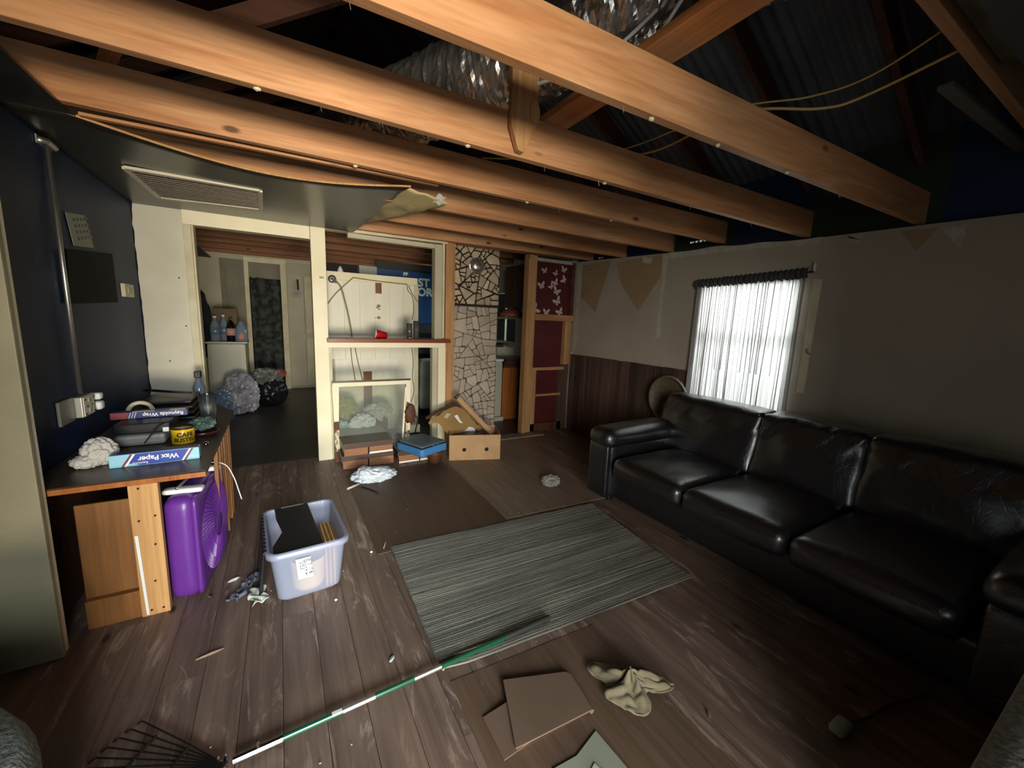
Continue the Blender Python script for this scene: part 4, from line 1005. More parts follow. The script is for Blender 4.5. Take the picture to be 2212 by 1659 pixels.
for k in range(5): q4('barcode_bar', [(1.692-k*.006+.010, .368+k*.010), (1.712-k*.006+.006, .364+k*.010), (1.708-k*.006+.006, .370+k*.010), (1.688-k*.006+.010, .374+k*.010)], 3.9975, M_textg)
q4('torn_label', [(1.74, .26), (1.89, .235), (1.88, .25), (1.85, .285), (1.80, .30)], 3.998, M_wplas)
MB().blob((1.87, 3.975, .262), (.008, .004, .008), 1, .1, 2, 2).build('black_mark', M_black, cl)

# ---- old window sash behind the boxes
sa = T('window_sash', 'old cream painted window sash with peeling lower half leaning in the pass-through', 'window sash', (.8, 4.3, 0))
def bar2(nm, a, b, w, mat, th=.035): MB().beam(a, b, th, w, (1, 0, 0) if abs(a[0]-b[0]) < .3 else (0, 0, 1)).build(nm, mat, sa, .003)
bar2('top_rail', (.425, 4.32, .795), (1.215, 4.32, .795), .045, M_cream)
MB().beam((.425, 4.315, .822), (1.215, 4.315, .822), .04, .014).build('top_edge', M_counter, sa)
MB().hexa([(.43, 4.29, .40), (.475, 4.29, .40), (.475, 4.33, .40), (.43, 4.33, .40), (.42, 4.30, .79), (.485, 4.30, .79), (.485, 4.34, .79), (.42, 4.34, .79)]).build('left_stile', M_cream, sa)
MB().hexa([(.425, 4.25, .0), (.475, 4.25, .0), (.475, 4.29, .0), (.425, 4.29, .0), (.43, 4.29, .42), (.475, 4.29, .42), (.475, 4.33, .42), (.43, 4.33, .42)]).build('left_stile', M_rust, sa)
MB().hexa([(1.165, 4.29, .45), (1.20, 4.29, .45), (1.20, 4.33, .45), (1.165, 4.33, .45), (1.165, 4.30, .79), (1.215, 4.30, .79), (1.215, 4.34, .79), (1.165, 4.34, .79)]).build('right_stile', M_cream, sa)
MB().hexa([(1.09, 4.25, .0), (1.11, 4.25, .0), (1.11, 4.29, .0), (1.09, 4.29, .0), (1.15, 4.29, .74), (1.168, 4.29, .74), (1.168, 4.33, .74), (1.15, 4.33, .74)]).build('glazing_bead', M_cream, sa)
MB().hexa([(1.125, 4.25, .0), (1.18, 4.25, .0), (1.18, 4.29, .0), (1.125, 4.29, .0), (1.17, 4.29, .58), (1.215, 4.29, .55), (1.215, 4.33, .55), (1.17, 4.33, .58)]).build('right_stile', M_rust, sa)
MB().hexa([(.475, 4.27, .02), (1.09, 4.27, .02), (1.09, 4.273, .02), (.475, 4.273, .02), (.485, 4.32, .775), (1.16, 4.32, .775), (1.16, 4.323, .775), (.485, 4.323, .775)]).build('pane', M_dusty, sa)
MB().blob((1.20, 4.27, .44), (.05, .02, .09), 3, .5, 3, 3).build('rotten_splinter', M_rust, sa, smooth=True)

# ================================================================== THINGS BEHIND THE PARTITION
wp = T('painted_partition', 'tall off-white board partition behind the pass-through with painted-over wiring', 'partition', (1.05, 5.35, 0))
MB().box((.50, 5.32, 0), (1.585, 5.42, 2.0)).build('core_panel', M_cream, wp, .004)
for k in range(6):
    x0 = .505+k*.18; MB().box((x0+.002, 5.306, .01), (x0+.176, 5.321, 1.90)).build('beaded_board', M_beadb, wp, .004)
MB().box((.50, 5.298, 1.905), (1.59, 5.32, 2.0)).build('top_rail', M_cream, wp, .003)
MB().box((1.545, 5.295, 0), (1.60, 5.32, 1.92)).build('edge_board', M_creamd, wp, .003)
MB().box((.50, 5.285, 0), (.56, 5.31, .95)).build('edge_board', M_dirty, wp, .003)
MB().box((1.055, 5.300, 1.775), (1.13, 5.305, 1.93)).build('brown_tape', M_ply, wp)
MB().box((.89, 5.298, .30), (.995, 5.305, .79)).build('brown_tape', M_ply, wp)
MB().box((.56, 5.299, .80), (1.50, 5.306, .95)).build('rail', M_beadb, wp, .002)
for (x, z, s_) in ((1.09, 1.62, .018), (1.10, 1.58, .010), (1.075, 1.60, .012), (1.09, 1.475, .018), (1.05, 1.47, .006)): MB().blob((x, 5.302, z), (s_, .004, s_*.8), int(z*100), .6, 3, 2).build('chipped_spot', M_cordg, wp)
for k, pp in enumerate((((.505, 1.62), (.60, 1.75), (.795, 1.945)), ((.795, 1.945), (1.1, 1.925), (1.45, 1.915)), ((1.45, 1.915), (1.46, 1.84), (1.52, 1.76), (1.535, 1.60), (1.52, 1.46)), ((1.47, 1.90), (1.52, 1.80), (1.59, 1.70)), ((.745, 1.15), (.755, .95), (.775, .80), (.80, .6)), ((.79, 1.15), (.83, .9), (.885, .65), (.90, .5)), ((1.51, 1.14), (1.53, .9), (1.52, .7), (1.54, .5), (1.50, .35)))):
    P3 = [Vector((x, 5.292, z)) for x, z in pp]; MB().tube([spline(P3, i/24) for i in range(25)], .007 if k < 2 else .006, 7).build('wire', M_cordg, wp, smooth=True)
cable('appliance_cord', [(.59, 5.24, 1.88), (.64, 5.2, 1.82), (.69, 5.18, 1.62), (.725, 5.16, 1.42), (.735, 5.12, 1.30), (.73, 5.05, 1.18)], .007, M_cordg, 'tan cord with plug hanging in front of the off-white partition')
pl_ = MB().beam((.545, 5.28, 1.915), (.61, 5.25, 1.865), .035, .03).build('wall_plug', M_metal, None, .006); c = Vector((.575, 5.26, 1.89)); pl_.data.transform(Matrix.Translation(-c)); pl_.location = c; tag(pl_, 'silver plug at the top of the tan hanging cord', 'plug')
fx = T('wall_fixture', 'small round wall fixture at the upper left of the off-white partition', 'fixture', (.56, 5.30, 1.91)); MB().lathe([(.048, 0), (.045, .012), (.02, .018), (0, .018)], (.56, 5.305, 1.91), 20, Matrix.Rotation(pi/2, 3, 'X')).build('cover_plate', M_metal, fx, smooth=True)
lm = T('white_lamp_finial', 'small white pointed ornament peeking over the off-white partition', 'ornament', (.66, 5.40, 2.0)); MB().lathe([(.035, 0), (.035, .01), (.025, .04), (.012, .065), (0, .075)], (.66, 5.37, 2.0), 16).build('cone', M_wplas, lm, smooth=True)
# blue banner wall and things near it
bn = T('blue_banner', 'blue banner with white letters on the wall behind the pass-through', 'banner', (2.2, 7.05, 1.2))
MB().box((1.42, 7.03, 1.39), (2.75, 7.05, 2.27)).build('banner_sheet', M_bwall, bn)
text('banner_text', 'ST', .19, M_textw, bn, (2.12, 7.028, 2.035), (1, 0, 0), (0, 0, 1), bold=.008)
text('banner_text', 'ORS', .19, M_textw, bn, (2.105, 7.028, 1.875), (1, 0, 0), (0, 0, 1), bold=.008)
text('banner_text', 'PP', .08, M_textw, bn, (1.86, 7.028, 2.19), (1, 0, 0), (0, 0, 1), bold=.004)
MB().box((1.42, 7.05, 0), (2.9, 7.10, 2.40)).build('backing_wall', M_dkwall, bn)
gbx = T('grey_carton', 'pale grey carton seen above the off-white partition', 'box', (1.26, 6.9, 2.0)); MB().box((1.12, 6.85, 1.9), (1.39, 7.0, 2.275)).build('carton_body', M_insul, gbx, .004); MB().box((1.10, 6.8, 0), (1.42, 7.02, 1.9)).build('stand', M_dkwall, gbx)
ib = T('hanging_insulated_bag', 'tall grey-white bag standing in the dark gap right of the off-white partition', 'bag', (1.97, 6.1, 0))
MB().rbox((1.845, 6.0, .07), (2.13, 6.2, .855), .04, 14, wob=.02).build('bag_body', M_insul, ib, smooth=True, weld=True)
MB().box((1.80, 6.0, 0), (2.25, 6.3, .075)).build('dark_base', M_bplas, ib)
dc = T('dark_shelf_unit', 'dark shelf unit behind the grey-white bag', 'shelf unit', (2.1, 6.5, 0)); MB().box((1.75, 6.45, 0), (2.6, 6.6, 1.25)).build('back_panel', M_black, dc); MB().box((1.75, 6.25, .93), (2.6, 6.45, 1.02)).build('shelf_board', M_dkwall, dc)

# end wall door, tapestry, side door
td = T('door_2', 'narrow doorway hung with a dark patterned tapestry in the end wall', 'doorway', (-.2, 8.98, 0), kind=ST)
MB().box((-.46, 8.985, 0), (.045, 8.995, 2.38)).build('door_void', M_black, td)
def tp(u, v): return (lerp(-.44, .03, u), 8.96+.02*sin(u*14), lerp(.25, 2.12-.03*u, v))
MB().grid(tp, 24, 10).build('tapestry', M_tapes, td, smooth=True, solid=.003)
MB().box((-.46, 8.97, 2.10), (.045, 8.98, 2.38)).build('transom_panel', M_door, td)
for a, b in (((-.53, 8.95, 0), (-.46, 9.0, 2.47)), ((.045, 8.95, 0), (.14, 9.0, 2.47)), ((-.529, 8.944, 2.38), (.139, 8.99, 2.469))): MB().box(a, b).build('door_frame', M_creamd, td, .003)
d3 = T('door_3', 'greyish cream door leaf standing open left of the tapestry doorway', 'door', (-.7, 8.9, 0), kind=ST)
lf3 = MB().box((-.88, 8.90, 0), (-.53, 8.94, 2.40)).build('door_leaf', M_door, d3, .003)
MB().box((-.80, 8.892, 1.0), (-.60, 8.90, 2.25)).build('panel', M_door, d3, .003)
MB().lathe([(0, -.03), (.03, -.02), (.03, .01), (0, .02)], (-.56, 8.87, 1.15), 12, Matrix.Rotation(pi/2, 3, 'X')).build('door_knob', M_metal, lf3, smooth=True)
d4 = T('door_4', 'cream panel door at the right end of the end wall', 'door', (.5, 8.97, 0), kind=ST)
MB().box((.15, 8.96, .05), (.70, 9.0, 2.42)).build('door_leaf', M_dirty, d4, .003)
for z0, z1 in ((.2, 1.0), (1.1, 2.2)): MB().box((.44, 8.95, z0), (.66, 8.965, z1)).build('panel', M_creamd, d4, .004)
ut = T('wall_utensil', 'dark spoon-shaped utensil hanging on the cream end wall', 'utensil', (.33, 8.95, 1.8)); MB().tube([(.33, 8.94, 2.13), (.335, 8.94, 1.93)], .018, 8).build('handle', M_dkwall, ut); MB().lathe([(0, 0), (.05, .0), (.06, .02), (0, .03)], (.34, 8.95, 1.85), 18, Matrix.Rotation(pi/2, 3, 'X')).build('bowl', M_insul, ut)
# washer-like white cabinet with bottles
wa = T('white_appliance', 'white chest-high appliance with bottles on top through the doorway', 'appliance', (-.72, 7.8, 0))
MB().rbox((-.975, 7.5, .02), (-.50, 8.05, .985), .02, 8).build('cabinet', M_offw, wa, smooth=False, weld=True)
MB().rbox((-.985, 7.47, .985), (-.455, 8.06, 1.02), .012, 6).build('top_lid', M_offw, wa, weld=True)
MB().box((-.52, 7.488, .03), (-.49, 7.50, .98)).build('corner_trim', M_creamd, wa, .004)
def bottle(lab, x, y, z, r, h, mat, capm, lblm, grp='bottles on the white appliance'):
    b = T('bottle', lab, 'bottle', (x, y, z), grp)
    MB().lathe([(r*.9, 0), (r, .01), (r, h*.60), (r*.75, h*.74), (r*.32, h*.86), (r*.28, h*.93), (r*.28, h*.94)], (x, y, z), 20).build('body', mat, b, smooth=True)
    MB().lathe([(r*.33, h*.93), (r*.33, h), (0, h)], (x, y, z), 14).build('cap', capm, b)
    MB().lathe([(r*1.01, h*.25), (r*1.01, h*.55)], (x, y, z), 20).build('label', lblm, b, smooth=True)
bottle('clear water bottle with blue label, leftmost on the white appliance', -.865, 7.62, 1.02, .068, .38, M_bottle, M_wplas, M_bagblue)
bottle('dark cola bottle with pale label on the white appliance', -.665, 7.6, 1.02, .062, .36, M_cola, M_bplas, plain('pink_label', '#c4948a', .6))
bottle('second clear bottle behind the dark cola bottle', -.77, 7.75, 1.02, .055, .40, M_bottle, M_wplas, M_bagblue)
jg = T('plastic_jug', 'squat clear jug with orange sticker at the right of the white appliance', 'jug', (-.53, 7.6, 1.02))
MB().lathe([(.085, 0), (.09, .02), (.09, .15), (.07, .22), (.03, .30), (.022, .32)], (-.535, 7.6, 1.02), 20).build('body', M_bottle, jg, smooth=True); MB().box((-.56, 7.505, 1.06), (-.50, 7.512, 1.13)).build('sticker', M_texto, jg)
cbx = T('carton', 'brown carton behind the bottles on the white appliance', 'box', (-.72, 7.95, 1.02)); MB().box((-.90, 7.86, 1.02), (-.60, 8.0, 1.52)).build('carton_body', plain('dim_carton', '#6e5c44', .8), cbx, .004)
dkt = T('dark_coat', 'dark bundled cloth hanging beside the doorway left of the bottles', 'cloth', (-1.1, 7.9, .9)); MB().blob((-1.07, 7.9, 1.25), (.12, .12, .45), 4, .3, 2, 4).build('cloth_body', M_black, dkt, smooth=True)
# trash bags
bgs = T('plastic_trash_bag', 'crumpled clear plastic bag heap on the floor through the doorway', 'plastic bag', (-.56, 7.0, 0))
MB().blob((-.56, 7.0, .25), (.20, .20, .28), 3, .38, 2.0, 5, flat=.24).build('bag_film', plain('grey_clear_film', '#77757c', .16, c2='#a6a4aa', scale=10, bmp=.8, bscale=30), bgs)
MB().blob((-.74, 6.9, .14), (.13, .12, .14), 8, .6, 3, 4).build('blue_bag', M_bagblue, bgs)
MB().blob((-.74, 6.8, .33), (.08, .08, .05), 9, .6, 3, 4).build('blue_bag', M_bagblue, bgs)
b2 = T('plastic_trash_bag', 'black trash bag topped with grey and red film beside the clear one', 'plastic bag', (-.17, 7.6, 0))
MB().blob((-.17, 7.5, .19), (.20, .18, .21), 5, .3, 2, 4, flat=.185).build('bag_body', M_bagblack, b2, smooth=True)
MB().blob((-.24, 7.55, .43), (.19, .14, .12), 6, .6, 2.4, 4).build('grey_film', plain('grey_film2', '#7d8078', .25, c2='#5e6260', scale=8, bmp=.6), b2)
MB().blob((-.06, 7.6, .49), (.09, .08, .06), 7, .5, 2.4, 3).build('red_film', M_bagred, b2)

# kitchen glimpse between column and stud
kc = T('kitchen_cabinet', 'orange wooden base cabinet in the kitchen gap', 'cabinet', (3.17, 5.5, 0))
MB().box((2.87, 5.2, 0), (3.49, 5.95, .80)).build('body', M_orange, kc, .004)
MB().box((3.02, 5.188, .06), (3.40, 5.2, .62)).build('door', M_orange, kc, .004)
MB().box((3.02, 5.188, .65), (3.40, 5.2, .78)).build('drawer_front', M_orange, kc, .004)
MB().box((2.875, 5.17, .80), (3.495, 5.98, .84)).build('worktop', M_darkcab, kc, .004)
ks = T('cutting_boards', 'stack of dark wooden boards on the kitchen cabinet', 'boards', (3.15, 5.4, .84))
for k in range(3): MB().box((2.90+.02*k, 5.22+.01*k, .842+.03*k), (3.35, 5.7, .868+.03*k)).build('board', M_darkcab, ks, .004)
stv = T('kitchen_stove', 'white stove with black pans in the kitchen gap', 'stove', (2.55, 5.7, 0))
MB().box((2.44, 5.22, .02), (2.86, 5.95, .90)).build('body', M_offw, stv, .006); MB().box((2.42, 5.20, .90), (2.87, 5.97, .93)).build('cooktop', M_wplas, stv, .004)
MB().box((2.42, 5.15, 0), (2.865, 5.22, .06)).build('base_plate', M_offw, stv)
pn = T('cooking_pot', 'black pot with shiny band on the white kitchen stove', 'pot', (2.76, 5.4, .93)); MB().lathe([(.09, 0), (.095, .02), (.095, .14), (.10, .15), (.085, .14), (.085, .02), (0, .02)], (2.77, 5.45, .931), 24).build('pot_body', M_cola, pn, smooth=True); MB().lathe([(.097, .05), (.097, .075)], (2.77, 5.45, .931), 24).build('band', M_chrome, pn, smooth=True)
ke = T('enamel_pan', 'grey round pan on the window ledge of the kitchen', 'pan', (3.2, 6.1, 1.0)); MB().lathe([(0, 0), (.16, 0), (.19, .05), (.2, .05)], (3.25, 6.15, 1.05), 24).build('pan_body', M_metal, ke, smooth=True); MB().box((3.0, 5.98, .0), (3.49, 6.6, 1.05)).build('ledge_cabinet', M_dirty, ke)
up = T('upper_cabinet', 'dark upper kitchen cabinets beside the stud', 'cabinet', (3.3, 5.5, 1.7))
MB().box((3.18, 5.12, 1.70), (3.49, 5.80, 2.34)).build('body', M_darkcab, up, .004)
for y0, y1 in ((5.14, 5.45), (5.47, 5.78)): MB().box((3.165, y0, 1.72), (3.18, y1, 2.32)).build('door', M_darkcab, up, .005)
MB().box((3.2, 5.116, 1.72), (3.47, 5.12, 2.32)).build('end_panel', M_darkcab, up, .002)
sf = T('kitchen_shelf', 'thin metal shelf with red-brown lampshade in the kitchen gap', 'shelf', (3.2, 5.3, 1.6)); MB().box((2.70, 5.30, 1.535), (3.40, 5.36, 1.55)).build('shelf_bar', M_metal, sf)
ls = T('red_lampshade', 'red-brown dome shade above the thin kitchen shelf', 'lampshade', (3.15, 5.45, 1.56)); MB().lathe([(.20, 0), (.18, .06), (.12, .11), (0, .13)], (3.14, 5.50, 1.56), 24).build('shade', M_pink, ls, smooth=True)
pb = T('wall_tumbler', 'pale upright tumbler below the kitchen shelf', 'cup', (3.3, 5.3, 1.2)); MB().lathe([(.03, 0), (.035, .16)], (3.28, 5.25, 1.16), 14).build('cup_body', M_cablew, pb, smooth=True); MB().box((3.2, 5.2, .93), (3.36, 5.3, 1.16)).build('canister', M_metal, pb, .01)
lf = T('potted_leaves', 'teal-green leaves against the bright kitchen window', 'plant', (3.35, 5.9, 1.6))
for k in range(7): MB().add([Vector((3.30+.02*k, 5.80+.01*k, 1.98)), Vector((3.27+.02*k, 5.78, 1.85-.03*k)), Vector((3.31+.02*k, 5.80, 1.72-.03*k)), Vector((3.345+.02*k, 5.80, 1.85-.02*k))], [(0, 1, 2, 3)]).build('leaf', M_teal, lf)

# ================================================================== ON THE SHELF
rc = T('red_cup', 'red plastic cup lying on its side on the pass-through shelf', 'cup', (.94, 4.42, 1.262))
Mc = Matrix.Rotation(radians(90), 3, 'Y')@Matrix.Identity(3)
MB().lathe([(.046, 0), (.047, .004), (.030, .122), (0, .122)], (.870, 4.42, 1.309), 28, Matrix.Rotation(radians(8), 3, 'Y')@Mc).build('cup_body', M_redcup, rc, smooth=True)
MB().lathe([(.043, .002), (.028, .115), (0, .115)], (.870, 4.42, 1.309), 28, Matrix.Rotation(radians(8), 3, 'Y')@Mc).build('white_inside', M_wplas, rc, smooth=True)
MB().lathe([(.0465, -.001), (.049, .002), (.046, .006)], (.870, 4.42, 1.309), 28, Matrix.Rotation(radians(8), 3, 'Y')@Mc).build('white_lip', M_wplas, rc, smooth=True)
for x, y, h, nm in ((1.235, 4.42, .165, 'shorter clear drinking glass on the pass-through shelf'), (1.305, 4.40, .195, 'taller clear drinking glass on the pass-through shelf')):
    gl = T('drinking_glass', nm, 'glass', (x, y, 1.262)); MB().lathe([(0, .004), (.028, .004), (.031, h), (.034, h), (.031, 0), (0, 0)], (x, y, 1.263), 28).build('glass_body', M_tglass, gl, smooth=True)
sv = MB().blob((0, 0, .012), (.014, .010, .012), 3, .3, 2, 2).build('silver_crumb', M_chrome, None, smooth=True); sv.location = (1.215, 4.315, 1.262); tag(sv, 'tiny silver cap at the shelf edge before the glasses', 'cap')
# junk behind the sash
for lab, p, r, mt, sd in (('crumpled yellow-green bag behind the dusty sash pane', (.60, 4.86, .42), (.11, .07, .11), plain('olive_bag', '#8a9148', .5, bmp=.4), 1), ('crumpled white bag behind the dusty sash pane', (.76, 4.62, .27), (.11, .07, .10), M_cloth, 2), ('pale teal bag at the left behind the dusty sash pane', (.545, 4.68, .22), (.08, .07, .08), plain('teal_bag', '#8fbcae', .5), 3), ('grey cloth heap at the right behind the dusty sash pane', (.97, 4.84, .36), (.13, .08, .09), M_insul, 4)):
    t = T('crumpled_bag', lab, 'bag', (p[0], p[1], 0), 'bags heaped behind the sash'); MB().blob(p, r, sd, .55, 2.4, 4).build('bag_film', mt, t)
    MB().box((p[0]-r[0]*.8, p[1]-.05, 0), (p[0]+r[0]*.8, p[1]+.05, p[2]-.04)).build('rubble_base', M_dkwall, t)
for lab, pts, mt in (('rusty bent pipe between the sash and the dark gap', [(1.27, 4.62, .0), (1.27, 4.62, .25), (1.24, 4.6, .36), (1.28, 4.6, .42)], M_rust), ('black cable loop beside the rusty pipe', [(1.22, 4.6, .30), (1.30, 4.6, .36), (1.38, 4.58, .30), (1.36, 4.6, .16), (1.34, 4.6, 0)], M_bplas)):
    cable('junk_pipe', pts, .018 if mt is M_rust else .007, mt, lab, cat='pipe')
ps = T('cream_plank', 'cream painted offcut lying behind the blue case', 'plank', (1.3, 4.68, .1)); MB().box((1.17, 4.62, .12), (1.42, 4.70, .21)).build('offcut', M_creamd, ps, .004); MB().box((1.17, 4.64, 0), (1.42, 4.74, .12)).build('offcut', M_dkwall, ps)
dbk = T('dark_basket', 'dark round basket under the front of the blue case', 'basket', (1.36, 3.86, 0)); MB().lathe([(.06, .0), (.085, .10), (.09, .11)], (1.335, 3.84, .014), 20).build('basket_body', M_darkcab, dbk, smooth=True)

# ================================================================== LEFT WALL
cd = T('conduit', 'grey vertical metal conduit on the navy wall', 'conduit', (-.96, 3.0, 1.0))
MB().tube([(-.962, 3.02, 1.02), (-.962, 3.02, 2.27)], .011, 12).build('pipe', M_metal, cd, smooth=True)
MB().tube([(-.978, 2.965, 2.275), (-.955, 3.0, 2.285), (-.955, 3.08, 2.28)], .016, 8).build('strap', M_metal, cd, smooth=True); MB().box((-.979, 2.95, 2.26), (-.972, 3.10, 2.30)).build('strap_plate', M_metal, cd, .002)
ob = T('outlet_box', 'surface mounted metal outlet box at the foot of the conduit', 'outlet', (-.95, 3.08, .85))
MB().box((-.979, 2.95, .895), (-.937, 3.11, 1.01)).build('box_body', M_metal, ob, .005)
MB().box((-.938, 2.96, .90), (-.933, 3.10, 1.005)).build('cover_plate', M_vent, ob, .003)
for z in (.925, .98):
    MB().lathe([(.016, 0), (.016, .003), (0, .003)], (-.9325, 3.03, z), 16, Matrix.Rotation(pi/2, 3, 'Y')).build('socket', M_insul, ob)
for yy, zz in ((2.98, .91), (3.09, .99), (2.98, .99), (3.09, .91), (3.0, .95), (3.06, .95)): MB().lathe([(.006, 0), (.006, .002)], (-.9325, yy, zz), 8, Matrix.Rotation(pi/2, 3, 'Y')).build('screw', M_rake, ob)
MB().box((-.979, 2.78, .89), (-.965, 2.94, 1.015)).build('blank_plate', plain('dull_plate', '#77756a', .5), ob, .004)
MB().rbox((-.965, 3.13, .90), (-.915, 3.19, .95), .015, 6).build('plug', M_wplas, ob, smooth=True, weld=True); MB().rbox((-.965, 3.13, .96), (-.915, 3.18, 1.0), .012, 6).build('plug', M_wplas, ob, smooth=True, weld=True)
cal = T('wall_notice', 'small pale printed sheet pinned on the navy wall', 'notice', (-.975, 3.33, 1.83))
MB().add([(-.9745, 3.17, 1.985), (-.9745, 3.43, 2.02), (-.9745, 3.515, 1.845), (-.9745, 3.225, 1.82)], [(0, 1, 2, 3)]).build('sheet', plain('dim_paper', '#9a9a84', .7), cal, solid=.002)
for i in range(4):
    for j in range(5):
        y = 3.25+.05*j+.012*i; z = 1.965-.032*i+.01*j; MB().box((-.974, y, z-.008), (-.9725, y+.028, z+.008)).build('printed_mark', M_textg, cal)
bp = T('black_wall_panel', 'flat black square panel on the navy wall', 'panel', (-.975, 3.42, 1.5)); MB().hexa([(-.979, 3.04, 1.50), (-.962, 3.04, 1.50), (-.962, 3.795, 1.522), (-.979, 3.795, 1.522), (-.979, 3.09, 1.785), (-.962, 3.09, 1.785), (-.962, 3.79, 1.845), (-.979, 3.79, 1.845)]).build('panel_body', plain('matte_black', '#0c0b0a', .7, spec=.15), bp, .004)
sw = T('light_switch', 'small cream thermostat at the right end of the navy wall', 'switch', (-.97, 4.05, 1.6)); MB().box((-.979, 3.94, 1.565), (-.955, 4.15, 1.66)).build('cover', M_creamd, sw, .004); MB().box((-.955, 4.00, 1.59), (-.95, 4.09, 1.635)).build('button_panel', M_dirty, sw, .002)

# ================================================================== ON THE COUNTER  (top at z = .725)
CT = .7255
t = T('crumpled_towel', 'crumpled white towel at the front left of the counter', 'towel', (-.80, 2.6, CT)); MB().blob((-.80, 2.64, CT+.056), (.058, .055, .064), 12, .34, 1.9, 5, flat=.055).build('towel_cloth', M_towel, t, smooth=True); MB().blob((-.835, 2.60, CT+.028), (.050, .045, .028), 13, .4, 2.4, 4, flat=.027).build('towel_fold', M_towel, t, smooth=True)
wx = T('wax_paper_box', 'long light-blue wax paper box at the counter front, print upside down', 'box')
MB().box((-.172, -.03, 0), (.172, .03, .062)).build('carton_body', M_lblue, wx, .002)
def dec(nm, pts, mat, par, y=-.0305): return MB().prism(pts, 1, y, y+.0006).build(nm, mat, par)
dec('blue_print', [(-.06, .003), (.105, .003), (.138, .060), (-.095, .060), (-.115, .02)], M_dblue, wx)
dec('white_stripe', [(-.118, .002), (-.110, .002), (-.075, .060), (-.085, .060)], M_textw, wx, -.0312); dec('maroon_stripe', [(-.130, .002), (-.120, .002), (-.086, .060), (-.094, .060)], M_maroon, wx, -.0312)
dec('white_stripe', [(.098, .002), (.105, .002), (.140, .060), (.132, .060)], M_textw, wx, -.0312); dec('maroon_stripe', [(.107, .002), (.116, .002), (.150, .060), (.141, .060)], M_maroon, wx, -.0312)
text('wax_text', 'Wax Paper', .034, M_textw, wx, (.088, -.0312, .044), (-1, 0, 0), (0, 0, -1), bold=.0008)
text('wax_text', 'Reynolds', .016, M_textw, wx, (-.03, -.0312, .018), (-1, 0, 0), (0, 0, -1)); text('wax_text', '75 SQ FT', .010, M_textw, wx, (.166, -.0312, .020), (-1, 0, 0), (0, 0, -1))
MB().box((-.165, -.024, .0625), (.165, .026, .0640)).build('dark_top_print', M_navyp, wx)
place(wx, (-.570, 2.565, CT), radians(2))
cn = T('coffee_can', 'short yellow coffee can with black lettering behind the wax paper box', 'can', (0, 0, 0))
MB().lathe([(.052, 0), (.054, .003), (.054, .088), (.052, .090)], (0, 0, 0), 36).build('can_body', M_yellow, cn, smooth=True); MB().lathe([(.055, .086), (.056, .094), (.050, .095), (.048, .070), (0, .070)], (0, 0, 0), 36).build('black_rim', M_bplas, cn, smooth=True)
def curved_text(body, size, r, z, a0, par, mat):
    cu = bpy.data.curves.new('t', 'FONT'); cu.body = body; cu.size = size; cu.extrude = .0004; cu.offset = size*.03; cu.align_x = 'CENTER'
    t = bpy.data.objects.new('tt', cu); COL.objects.link(t); me = bpy.data.meshes.new_from_object(t.evaluated_get(bpy.context.evaluated_depsgraph_get())); bpy.data.objects.remove(t); bpy.data.curves.remove(cu)
    for v_ in me.vertices:
        a = a0+v_.co.x/r; rr_ = r+.0006+v_.co.z; v_.co = (rr_*sin(a), -rr_*cos(a), z+v_.co.y)
    me.materials.clear(); me.materials.append(mat); o = bpy.data.objects.new('can_text', me); COL.objects.link(o); o.parent = par
curved_text('CAFE', .034, .054, .045, .35, cn, M_textk); curved_text('BUSTELO', .030, .054, .016, .48, cn, M_textk)
place(cn, (-.520, 2.90, CT))
dv = T('media_player', 'silver-fronted black player box on the counter behind the wax paper', 'appliance', (-.71, 2.95, CT))
MB().box((-.825, 2.90, CT), (-.60, 3.16, CT+.062)).build('silver_body', plain('dull_silver', '#a8a79c', .4, metal=.3), dv, .02); MB().box((-.83, 2.94, CT+.062), (-.585, 3.19, CT+.118)).build('black_top', M_bplas, dv, .006); MB().box((-.615, 2.93, CT+.065), (-.588, 2.94, CT+.09)).build('white_tag', M_wplas, dv)
cable('thin_black_cord', [(-.68, 2.84, CT+.03), (-.66, 2.86, CT+.06), (-.62, 2.90, CT+.11), (-.58, 2.98, CT+.12)], .003, M_bplas, 'thin black cord over the silver player', cat='cord')
fb_ = T('foil_box', 'long navy and red aluminium foil box lying on the player, print upside down', 'box')
MB().box((-.175, -.028, 0), (.175, .028, .040)).build('carton_body', M_navyp, fb_, .002); dec('red_print', [(-.175, .001), (-.105, .001), (-.095, .039), (-.175, .039)], M_maroon, fb_, -.0286)
for k in range(3): dec('grey_stripe', [(-.100+.012*k, .001), (-.095+.012*k, .001), (-.083+.012*k, .039), (-.088+.012*k, .039)], M_insul, fb_, -.0288)
text('foil_text', 'Reynolds Wrap', .030, M_textw, fb_, (.155, -.0288, .028), (-1, 0, 0), (0, 0, -1), bold=.0006); MB().box((-.08, -.029, .0400), (.02, .0, .0412)).build('white_edge', M_wplas, fb_); MB().box((.09, -.029, .0400), (.165, .0, .0412)).build('white_edge', M_wplas, fb_)
place(fb_, (-.700, 3.12, CT+.119), radians(2))
tp_ = T('tape_roll', 'beige tape roll standing behind the foil box', 'tape', (-.80, 3.28, CT+.14)); MB().tube([(-.79+.06*cos(a*pi/16), 3.30, CT+.115+.06*sin(a*pi/16)) for a in range(33)], .013, 8, cap=False).build('roll', M_creamd, tp_, smooth=True)
MB().box((-.86, 3.2, CT), (-.70, 3.45, CT+.06)).build('box_below', M_bplas, tp_, .004)
ty = T('grey_tray_stack', 'stack of dark shallow trays at the back of the counter', 'tray', (-.72, 3.75, CT))
for k in range(4): MB().rbox((-.93+.02*k, 3.50+.03*k, CT+.001+.032*k), (-.55-.01*k, 3.98, CT+.024+.032*k), .01, 6).build('tray', (M_bplas, M_dkwall, M_counter, M_bplas)[k], ty, weld=True)
